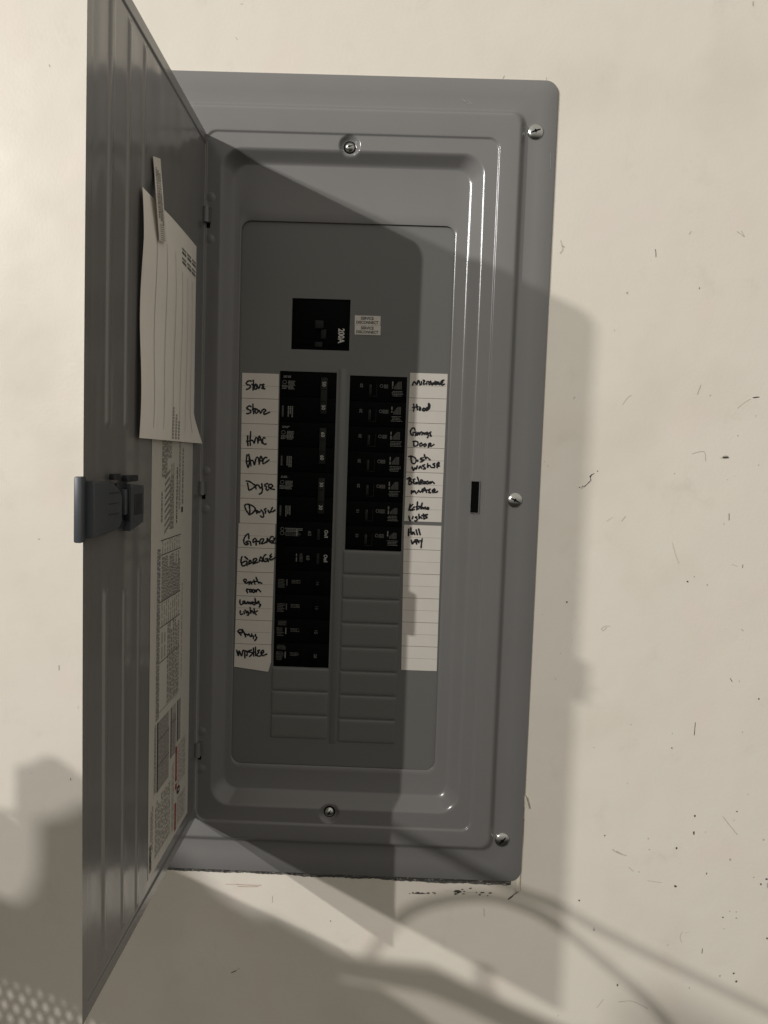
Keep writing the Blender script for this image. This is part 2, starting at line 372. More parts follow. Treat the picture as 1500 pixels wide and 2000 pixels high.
    mb.add(vs, [(3 * i + a, 3 * i + 3 + a, 3 * i + 4 + a, 3 * i + 1 + a) for i in range(len(L) - 1) for a in (0, 1)], 'patch')
    mb.build('paint_bead', wall, smooth=True)
    mb = MB()
    stroke_px(mb, [(x + 1.6 + math.sin(y_ * .3) * .5, y_) for x, y_ in [(1021.5, 1600), (1020.5, 1620), (1019.6, 1640), (1018, 1670), (1016.5, 1690), (1015.5, 1712), (1014, 1738)]], 1.3, 'rust', y=-.0008)
    for _ in range(16):
        t = rnd.random(); blob_px(mb, 1021.5 - 7 * t + rnd.uniform(-.8, .8), 1600 + 138 * t, .9, 2.2, 'rust' if rnd.random() < .7 else 'chip', rnd, y=-.0009)
    mb.build('crack', wall)
    # curled flake of paint
    mb = MB()
    fl = [(1023, 1549), (1027, 1556), (1030, 1567), (1032, 1577), (1024, 1577), (1022, 1562)]
    a = [at(px, py, -.0004) for px, py in fl]; b = [p + Vector((0, -.0035 * (i in (1, 2, 3)), 0)) for i, p in enumerate(a)]
    mb.add(b, [(0, 1, 5), (1, 2, 4, 5), (2, 3, 4)], 'patch')
    mb.build('paint_flake', wall)
    # crumbs of plaster in the gap under the panel
    mb = MB()
    for i in range(110):
        x = rnd.uniform(-.225, .136); z = HZ0 + .0020 * (.1375 - x) / .383 + rnd.uniform(-.0008, .0002) + (.0012 if x < -.1 else 0); r = rnd.uniform(.0004, .0013) * (1.4 if x > .03 else .8)
        c = Vector((x, rnd.uniform(.0, .006), z)); vs = [c + Vector((rnd.uniform(-r, r) * 2.4, rnd.uniform(-r, r), rnd.uniform(-r, r))) for _ in range(5)]
        mb.add(vs, [(0, 1, 2), (0, 2, 3), (0, 3, 4), (1, 2, 3), (2, 3, 4)], rnd.choice(['gyp', 'gyp', 'scuff', 'scuff_l']))
    o = mb.build('plaster_crumbs', wall); o['kind'] = 'stuff'
wall_marks()

# ------------------------------------------------------------------ the breaker panel
panel = thing('electrical_panel', 'grey steel breaker panel recessed in the cream wall, its door swung open to the left', 'electrical panel', (-0.05, 0, -0.436))
PO = panel.location.copy()
def part(mb, name, parent=None, **kw):
    """build a mesh in world coordinates and parent it so that it keeps its place"""
    o = mb.build(name, None, **kw); p = parent or panel; o.parent = p
    o.matrix_parent_inverse = Matrix.Identity(4); o.location = -base_of(p); return o
def base_of(p):
    v = Vector((0, 0, 0))
    while p is not None: v += p.location; p = p.parent
    return v

def rrect(x0, x1, z0, z1, r, y, n=8, xs=None):
    pts = []
    for cx, cz, a0 in ((x1 - r, z1 - r, 0), (x0 + r, z1 - r, 90), (x0 + r, z0 + r, 180), (x1 - r, z0 + r, 270)):
        for j in range(n + 1):
            a = R_(a0 + 90 * j / n); pts.append((cx + r * math.cos(a), y, cz + r * math.sin(a)))
        if xs and a0 == 0: pts += [(x, y, z1) for x in sorted(xs, reverse=True)]
        if xs and a0 == 180: pts += [(x, y, z0) for x in sorted(xs)]
    return pts
def loft(mb, rings, k):
    n = len(rings[0]); vs = [p for r in rings for p in r]
    mb.add(vs, [(i * n + j, i * n + (j + 1) % n, (i + 1) * n + (j + 1) % n, (i + 1) * n + j) for i in range(len(rings) - 1) for j in range(n)], k)
def blend(A, B, t): return [a + (b - a) * t for a, b in zip(A, B)]

TRIM = (-0.2520, 0.1472, -0.4363, 0.3745, 0.0125)
STEPO = (-0.2225, 0.1178, -0.4045, 0.3458, 0.012)
STEPI = (-0.2145, 0.1098, -0.3955, 0.3372, 0.010)
BEADO = (-0.1952, 0.0922, -0.3806, 0.3166, 0.011)
BEADI = (-0.1930, 0.0902, -0.3786, 0.3144, 0.010)
RECO = (-0.1800, 0.0790, -0.3632, 0.3012, 0.021)
RECI = (-0.1675, 0.0645, -0.3480, 0.2885, 0.014)
OPEN = (-0.1612, 0.0527, -0.3225, 0.2352, 0.010)
YF, YP, YB, YR = -0.0020, -0.0092, -0.0078, 0.0040
DIMPLES = [(-.0546, .3050), (-.0556, -.3672)]
def build_cover():
    mb = MB(); rings = []
    xs = [-.0552 + (i - 22) * .0007 for i in range(45)]
    def dim(p):
        for c in DIMPLES:
            d = math.hypot(p[0] - c[0], p[2] - c[1])
            if d < .0125:
                t = max(0, min(1, (.0112 - d) / .0052)); t = t * t * (3 - 2 * t)
                p = (p[0], p[1] * (1 - t) + max(p[1], -.0034) * t, p[2])
        return p
    def R(o, y): rings.append([dim(p) for p in rrect(*o[:4], o[4], y, 10, xs)])
    R((TRIM[0], TRIM[1], TRIM[2], TRIM[3], TRIM[4]), -0.0002)
    R(TRIM, YF + .0004); R(blend(TRIM, STEPO, .02), YF)
    R(blend(TRIM, STEPO, .6), YF - .0001)
    for t in [i / 8 for i in range(9)]: R(blend(STEPO, STEPI, t), YF + (YP - YF) * (t * t * (3 - 2 * t)))
    for i in range(1, 14): R(blend(STEPI, BEADO, i / 14), YP - .0002 * math.sin(math.pi * i / 14))
    for t in [i / 6 for i in range(7)]: R(blend(BEADO, BEADI, t), YP + (YB - YP) * (t * t * (3 - 2 * t)))
    for i in range(1, 20): R(blend(BEADI, RECO, i / 20), YB)
    # rolled shoulder, straight slope, rolled foot of the deep recess
    prof = [(0, 0), (.05, .015), (.12, .06), (.2, .14), (.3, .27), (.5, .53), (.7, .78), (.8, .89), (.88, .95), (.95, .99), (1, 1)]
    for i in range(len(prof) - 1):
        (t0, q0), (t1, q1) = prof[i], prof[i + 1]; m = 1 if t1 - t0 < .09 else 2
        for j in range(m): R(blend(RECO, RECI, t0 + (t1 - t0) * j / m), YB + (YR - YB) * (q0 + (q1 - q0) * j / m))
    R(RECI, YR)
    R(blend(RECI, OPEN, .8), YR)
    R(blend(RECI, OPEN, .95), YR + .0001); R(OPEN, YR + .0007); R(OPEN, YR + .0016)
    loft(mb, rings, 'paint')
    o = part(mb, 'trim_cover', smooth=True, angle=60)
    return o
build_cover()

mb = MB()
for pts in ([(903, 193), (910, 199), (918, 204)], [(906, 199), (914, 197), (922, 203)], [(1075, 300), (1076, 330)]): mb.ribbon([at(px, py, YF - .0004) for px, py in pts], .0004, (0, -1, 0), 'lip')
part(mb, 'scuff_marks')['kind'] = 'stuff'
def screw(name, c, r, parent_label=None, slot=30, dimple=False):
    if dimple:
        c = (c[0], -.0031, c[2]); mb = MB()
        mb.lathe(c, [(.0061, .0002), (.0061, -.0004), (.0052, -.0006), (.0048, -.0002)], 'void', 28)
        part(mb, 'screw_hole', smooth=True, angle=50)
    mb = MB()
    y0 = -.0008 if dimple else 0
    prof = [(r, .0006 + y0), (r, -.0004 + y0), (r * .96, -.0009 + y0), (r * .85, -.0015 + y0), (r * .65, -.0022 + y0), (r * .4, -.0027 + y0), (r * .15, -.0029 + y0), (0.00001, -.0029 + y0)]
    mb.lathe(c, prof, 'zinc', 32)
    o = part(mb, name, smooth=True, angle=50)
    if parent_label: lab(o, parent_label)
    # cross recess: black strips on the dome paint its dark inside
    g = MB()
    for k in (0, 90):
        a = R_(slot + k); u = Vector((math.cos(a), 0, math.sin(a))); v = Vector((-math.sin(a), 0, math.cos(a)))
        L = r * (.66 if k == 0 else .34); W = r * .10; C = Vector(c) + Vector((0, y0, 0))
        for sgn in (-1, 1):
            pts = [C + Vector((0, -.00310, 0)), C + u * sgn * L * .6 + Vector((0, -.0029, 0)), C + u * sgn * L + Vector((0, -.00255, 0))]
            vs = []
            for i, p in enumerate(pts): ww = W * (1.2 - .35 * i); vs += [p + v * ww, p - v * ww]
            g.add(vs, [(0, 1, 3, 2), (2, 3, 5, 4)], 'void')
    g = part(g, 'screw_recess_dark', o)
    return o
for (x, z, sl, t) in [(.1263, .3254, 20, 'upper right cover screw'), (.1227, -.0355, -25, 'middle right cover screw'), (.1256, -.3911, 48, 'lower right cover screw')]:
    screw('cover_screw', (x, YF - .0002, z), .0077, t, sl)
# the three that mirror them stand behind the open door
for (x, z, sl) in [(-.2330, .3254, 70), (-.2330, -.0355, 10), (-.2330, -.3911, 40)]:
    screw('cover_screw', (x, YF - .0002, z), .0077, None, sl)
screw('inner_screw', (-.0546, YB - .0004, .3050), .0049, 'screw in the dimple above the breakers', 15, True)
screw('inner_screw', (-.0556, YB - .0004, -.3672), .0049, 'screw in the dimple below the breakers', 60, True)

# latch slot on the right of the cover: a black plate paints the hole's darkness, with a thin pressed lip
mb = MB(); mb.box(.0776, .0853, YP + .0012, YP - .00012, -.0492, -.0177, 'void')
part(mb, 'latch_slot_dark')
mb = MB()
mb.box(.0768, .0861, YP + .001, YP - .0004, -.0177, -.0171, 'paint'); mb.box(.0768, .0861, YP + .001, YP - .0004, -.0498, -.0492, 'paint')
mb.box(.0768, .0775, YP + .001, YP - .0003, -.0492, -.0177, 'paint'); mb.box(.0854, .0861, YP + .001, YP - .0003, -.0492, -.0177, 'paint')
part(mb, 'slot_lip')

# ---- dead front behind the opening
YD = 0.0068
PIT = 0.02546
LX0, LX1, LZT = -0.1196, -0.0617, 0.0875
RX0, RX1, RZT = -0.0483, 0.0098, 0.0852
LN, RN = 12, 7
LZB = LZT - LN * PIT; RZB = RZT - RN * PIT
MX0, MX1, MZ0, MZ1 = -.1088, -.0500, .1096, .1606
def build_deadfront():
    mb = MB()
    X = [-.168, MX0, LX0, LX1, RX0, MX1, RX1, .060]
    X = sorted(X); Z = sorted([-.330, LZB, RZB, RZT, LZT, MZ0, MZ1, .242])
    def hole(x, z):
        return (LX0 < x < LX1 and LZB < z < LZT) or (RX0 < x < RX1 and RZB < z < RZT) or (MX0 < x < MX1 and MZ0 < z < MZ1)
    for i in range(len(X) - 1):
        for j in range(len(Z) - 1):
            if not hole((X[i] + X[i + 1]) / 2, (Z[j] + Z[j + 1]) / 2): mb.rect(X[i], X[i + 1], Z[j], Z[j + 1], YD, 'paint_in')
    for (a, b, c, d) in ((LX0, LX1, LZB, LZT), (RX0, RX1, RZB, RZT), (MX0, MX1, MZ0, MZ1)):       # lips of the openings
        e = YD + .0015
        mb.quad((a, YD, c), (a, e, c), (a, e, d), (a, YD, d), 'paint_in'); mb.quad((b, YD, c), (b, YD, d), (b, e, d), (b, e, c), 'paint_in')
        mb.quad((a, YD, d), (a, e, d), (b, e, d), (b, YD, d), 'paint_in'); mb.quad((a, YD, c), (b, YD, c), (b, e, c), (a, e, c), 'paint_in')
    part(mb, 'dead_front')
    # pressed rib between the two columns
    mb = MB(); n = 8; xs = [-.0592 + (.0080) * i / n for i in range(n + 1)]
    xc = -.0555
    prof = [(-.0045, 0), (-.0036, .0001), (-.0029, .0007), (-.0022, .0011), (0, .0011), (.0022, .0011), (.0029, .0007), (.0036, .0001), (.0045, 0)]
    z0, z1 = -.2985, .0915; vs = []
    for zz, s in ((z0, 0), (z0 + .003, 1), (z1 - .003, 1), (z1, 0)):
        vs += [(xc + a, YD - .0001 - b * s, zz) for a, b in prof]
    m = len(prof)
    mb.add(vs, [(i * m + j, i * m + j + 1, (i + 1) * m + j + 1, (i + 1) * m + j) for i in range(3) for j in range(m - 1)], 'paint_in')
    part(mb, 'centre_rib', smooth=True, angle=60)
    # raised filler plates still in place
    def plate(x0, x1, zt):
        mb = MB(); g = .0009
        r = [rrect(x0, x1, zt - PIT + g, zt - g * .3, .0012, YD - .0001, 3), rrect(x0 + .0004, x1 - .0004, zt - PIT + g + .0004, zt - g * .3 - .0004, .0012, YD - .0007, 3),
             rrect(x0 + .0014, x1 - .0014, zt - PIT + g + .0014, zt - g * .3 - .0014, .0010, YD - .0010, 3), rrect(x0 + .004, x1 - .004, zt - PIT + g + .004, zt - g * .3 - .004, .0005, YD - .0010, 3)]
        loft(mb, r, 'paint_in'); mb.add(r[-1], [tuple(range(len(r[-1])))], 'paint_in')
        return mb
    for k in range(3): part(plate(LX0 - .0012, LX1 + .0004, LZB - .0006 - k * PIT), 'filler_plate', smooth=True, angle=50)
    for k in range(8): part(plate(RX0 - .0016, RX1 + .0002, RZB - .0004 - k * PIT), 'filler_plate', smooth=True, angle=50)
    # dark box behind everything
    mb = MB(); mb.box(-.235, .135, .030, .075, -.4363, .360, 'void')
    part(mb, 'enclosure')
    mb = MB(); mb.box(-.150, .040, .0135, .016, -.31, .20, 'void'); part(mb, 'interior_back')
build_deadfront()

# ---- circuit breakers
YBK = YD + 0.0004            # breaker faces sit just behind the sheet
def fakelines(mb, x0, x1, z0, z1, n, k, y, rnd, vertical=False, fill=.62, chop=.010):
    """rows of illegible small print"""
    for i in range(n):
        if vertical:
            a = x0 + (x1 - x0) * (i + (1 - fill) / 2) / n; b = a + (x1 - x0) * fill / n; z = z1
            end = z0 + (z1 - z0) * rnd.uniform(0, .35) * (rnd.random() < .5)
            while z > end:
                L = rnd.uniform(.25, 1) * chop; mb.rect(a, b, max(z - L, end), z, y, k); z -= L + chop * .18
        else:
            a = z0 + (z1 - z0) * (i + (1 - fill) / 2) / n; b = a + (z1 - z0) * fill / n; x = x0 + (x1 - x0) * rnd.uniform(0, .12)
            end = x1 - (x1 - x0) * rnd.uniform(0, .25) * (rnd.random() < .6)
            while x < end:
                L = rnd.uniform(.25, 1) * chop; mb.rect(x, min(x + L, end), a, b, y, k); x += L + chop * .18
CW_X, CW_Y = (0, 0, -1), (1, 0, 0)        # letters turned clockwise, read downwards
CC_X, CC_Y = (0, 0, 1), (-1, 0, 0)        # letters turned anticlockwise, read upwards

def breaker_body(x0, x1, zt, poles, name):
    e = thing_child(name, (x0, YBK, zt - poles * PIT))
    mb = MB()
    for p in range(poles):
        a = zt - (p + 1) * PIT; b = zt - p * PIT
        mb.box(x0 + .0001, x1 - .0001, YBK, YBK + .005, a + .00018, b - .00018, 'black', .0005)
    part(mb, 'case', e, smooth=True, angle=40)
    return e
def thing_child(name, loc):
    o = bpy.data.objects.new(name, None); COL.objects.link(o); o.parent = panel; o.location = Vector(loc) - PO; o.empty_display_size = .01
    return o
def toggle(e, x0, x1, z0, z1, h=.0032, k='handle'):
    mb = MB(); mb.box(x0, x1, YBK - h, YBK + .001, z0, z1, k, .0006); return part(mb, 'toggle', e, smooth=True, angle=40)
def recess(e, x0, x1, z0, z1):
    mb = MB(); t = .0005
    mb.box(x0, x1, YBK - .0008, YBK + .0004, z1 - t, z1, 'black'); mb.box(x0, x1, YBK - .0008, YBK + .0004, z0, z0 + t, 'handle')
    mb.box(x1 - t, x1, YBK - .0008, YBK + .0004, z0 + t, z1 - t, 'handle'); part(mb, 'toggle_surround', e)

brk = random.Random(5)
YT = YBK - .00015
def two_pole(zt, rating, words):
    e = breaker_body(LX0, LX1, zt, 2, 'circuit_breaker'); lab(e, 'double breaker marked %s beside the two %s labels' % (rating, words))
    toggle(e, -.0776, -.0708, zt - PIT * 1.66, zt - PIT * .22)
    mb = MB()
    fakelines(mb, -.1168, -.1080, zt - .0068, zt - .0044, 2, 'print', YT, brk, chop=.004)
    fakelines(mb, -.1118, -.1040, zt - .0185, zt - .0094, 7, 'print', YT, brk, chop=.002)
    fakelines(mb, -.1176, -.1120, zt - .0182, zt - .0140, 3, 'print', YT, brk, chop=.002)
    ring(mb, (-.1148, YT, zt - .0112), .0021, 'print')
    fakelines(mb, -.1174, -.1145, zt - PIT - .0205, zt - PIT - .0096, 1, 'print_dim', YT, brk, vertical=True, chop=.002)
    fakelines(mb, -.1112, -.1052, zt - PIT - .0210, zt - PIT - .0098, 3, 'print', YT, brk, vertical=True, chop=.0016)
    part(mb, 'printing', e)
    mb = MB(); yy = YBK - .0034
    put_text(mb, rating, 0.0052, (-.0742, yy, zt - PIT * .48), CW_X, CW_Y, 'white_print', 0, .95)
    put_text(mb, rating, .0052, (-.0744, yy, zt - PIT * 1.40), CW_X, CW_Y, 'white_print', 0, .95)
    mb.box(-.0770, -.0714, yy + .0001, yy - .0001, zt - PIT * .70, zt - PIT * .68, 'void'); mb.box(-.0770, -.0714, yy + .0001, yy - .0001, zt - PIT * 1.18, zt - PIT * 1.16, 'void')
    part(mb, 'rating', e)
def ring(mb, c, r, k, n=14, t=.0004):
    vs = []
    for j in range(n):
        a = 2 * math.pi * j / n
        vs += [(c[0] + r * math.cos(a), c[1], c[2] + r * math.sin(a)), (c[0] + (r - t) * math.cos(a), c[1], c[2] + (r - t) * math.sin(a))]
    mb.add(vs, [(2 * j, (2 * j + 2) % (2 * n), (2 * j + 3) % (2 * n), 2 * j + 1) for j in range(n)], k)
z = LZT
for rt, wd in (('50', 'Stove'), ('60', 'HVAC'), ('30', 'Dryer')):
    two_pole(z, rt, wd); z -= 2 * PIT
# the two-pole breaker feeding the garage, of another make
e = breaker_body(LX0, LX1, z, 2, 'circuit_breaker'); lab(e, 'double breaker marked 60 and On beside the two GARAGE labels')
toggle(e, -.0775, -.0745, z - .0185, z - .0072, .002); toggle(e, -.0775, -.0745, z - PIT - .0185, z - PIT - .0072, .002)
mb = MB()
ring(mb, (-.1135, YT, z - .0085), .0019, 'print'); ring(mb, (-.1137, YT, z - .0128), .0021, 'print')
fakelines(mb, -.1110, -.0925, z - .0115, z - .0070, 3, 'print', YT, brk, chop=.0016); fakelines(mb, -.1110, -.0940, z - .0158, z - .0118, 3, 'print_dim', YT, brk, chop=.0022)
mb.rect(-.0992, -.0978, z - .0150, z - .0075, YT - .0001, 'print')
put_text(mb, '60', .0050, (-.0854, YT, z - .0122), CW_X, CW_Y, 'print', 0, 1); put_text(mb, '60', .0050, (-.0864, YT, z - PIT - .0122), CW_X, CW_Y, 'print', 0, 1)
for dz in (0, PIT): put_text(mb, 'On/I', .0052, (-.0683, YT, z - dz - .0122), CW_X, CW_Y, 'white_print', .00005, .85)
fakelines(mb, -.0990, -.0974, z - PIT - .0172, z - PIT - .0080, 1, 'print', YT, brk, vertical=True, chop=.006)
fakelines(mb, -.0952, -.0916, z - PIT - .0170, z - PIT - .0078, 6, 'print_dim', YT, brk, chop=.004)
part(mb, 'printing', e)
z -= 2 * PIT
for i, (rt, wd) in enumerate((('15', 'Bath room'), ('15', 'Laundry Light'), ('15', 'Plugs'), ('20', 'WASHER'))):
    e = breaker_body(LX0, LX1, z, 1, 'circuit_breaker'); lab(e, 'single breaker marked %s beside the %s label' % (rt, wd))
    toggle(e, -.0788, -.0728, z - .0205, z - .0065, .0028, 'black' if i < 2 else 'black')
    mb = MB(); k = 'print_dim' if i < 2 else 'print'; kk = 'print_red' if i < 2 else 'print_dim'
    fakelines(mb, -.1165, -.1070, z - .0076, z - .0024, 4, 'print_dim' if i > 1 else 'black', YT, brk, chop=.002)
    fakelines(mb, -.1172, -.1092, z - .0190, z - .0095, 6, 'print_dim', YT, brk, chop=.0015)
    mb.rect(-.1080, -.1068, z - .0165, z - .0098, YT, k if i > 1 else 'print_dim'); fakelines(mb, -.1170, -.1148, z - .0120, z - .0096, 2, kk, YT - .00005, brk, chop=.001)
    fakelines(mb, -.1032, -.0935, z - .0142, z - .0100, 3, 'print_dim', YT, brk, chop=.002); ring(mb, (-.0950, YT - .00005, z - .0118), .0017, 'print_dim')
    part(mb, 'printing', e)
    mb = MB(); put_text(mb, rt, .0044, (-.0758, YBK - .0030, z - .0125), CW_X, CW_Y, 'print_dim' if i < 2 else 'print', 0, 1)
    part(mb, 'rating', e)
    z -= PIT
z = RZT
proto = None
for i, (rt, wd) in enumerate((('20', 'Microwave'), ('20', 'Hood'), ('20', 'Garage Door'), ('20', 'Dish washer'), ('20', 'Bedroom master'), ('15', 'Kitchen lights'), ('15', 'Hall way'))):
    e = breaker_body(RX0, RX1, z, 1, 'circuit_breaker'); lab(e, 'single breaker marked %s beside the %s label' % (rt, wd))
    recess(e, -.0292, -.0205, z - .0205, z - .0070)
    toggle(e, -.0286, -.0258, z - .0192, z - .0085, .0022)
    mb = MB(); s = 0 if i < 5 else .0006
    put_text(mb, rt, .0042, (-.0362, YT, z - .0100 - s), CC_X, CC_Y, 'print', 0, 1)
    ring(mb, (-.0160, YT, z - .0098), .0017, 'print'); fakelines(mb, -.0142, -.0082, z - .0122, z - .0078, 1 if i < 5 else 2, 'print_dim', YT, brk, chop=.0012, fill=.9)
    fakelines(mb, -.0054, -.0040, z - .0126, z - .0048, 1, 'print', YT, brk, vertical=True, chop=.006, fill=.9)
    for q in range(6): mb.rect(-.0030 + q * .0013, -.0021 + q * .0013, z - .0126, z - .0126 + .0012 + (.0066 if i < 5 else .0052) * min(1, (q + 1.2) / 4), YT, 'print_dim')
    fakelines(mb, -.0056, .0062, z - .0200, z - .0140, 4, 'print', YT, brk, chop=.0022, fill=.42)
    fakelines(mb, -.0270, -.0262, z - .0120, z - .0090, 1, 'print_dim', YBK - .0024, brk, vertical=True, chop=.002)
    part(mb, 'printing', e)
    z -= PIT
# main breaker
e = thing_child('main_breaker', (MX0, YBK, MZ0)); lab(e, 'main breaker marked 200A beside the SERVICE DISCONNECT stickers')
mb = MB(); mb.box(MX0 + .0001, MX1 - .0001, YBK + .0004, YBK + .006, MZ0 + .0002, MZ1 - .0002, 'black', .0006)
mb.box(MX0 + .003, MX1 - .003, YBK - .0006, YBK + .0004, MZ0 + .005, MZ1 - .004, 'black', .0003); part(mb, 'case', e, smooth=True, angle=40)
mb = MB(); mb.box(-.0852, -.0762, YBK - .0042, YBK, .1304, .1386, 'handle', .001); mb.box(-.0790, -.0736, YBK - .0024, YBK, .1206, .1300, 'handle', .0006)
mb.box(-.0850, -.0772, YBK - .0020, YBK, .1122, .1176, 'handle', .0006); mb.box(-.0850, -.0795, YBK - .0012, YBK, .1180, .1300, 'void', .0003)
part(mb, 'toggle', e, smooth=True, angle=40)
mb = MB(); put_text(mb, '200A', .0086, (-.0587, YBK - .0009, .1244), CW_X, CW_Y, 'white_print', .00025, .78); part(mb, 'rating', e)

# ---- stickers
for i, (a, b, c, d) in enumerate(((-.0452, -.0192, .1358, .1452), (-.0450, -.0188, .1262, .1356))):
    mb = MB(); mb.box(a, b, YD - .00045 - i * .0001, YD - .0001, c, d, 'label')
    o = part(mb, 'sticker'); lab(o, 'upper SERVICE DISCONNECT sticker' if i == 0 else 'lower SERVICE DISCONNECT sticker')
    mb = MB(); y = YD - .0006 - i * .0001; cx = (a + b) / 2; h = d - c
    put_text(mb, 'SERVICE', .0040, (cx - .0004, y, c + h * .70), (1, 0, 0), (0, 0, 1), 'txt', .00009, .9)
    put_text(mb, 'DISCONNECT', .0040, (cx - .0004, y, c + h * .27), (1, 0, 0), (0, 0, 1), 'txt', .00009, .88)
    part(mb, 'lettering', o)

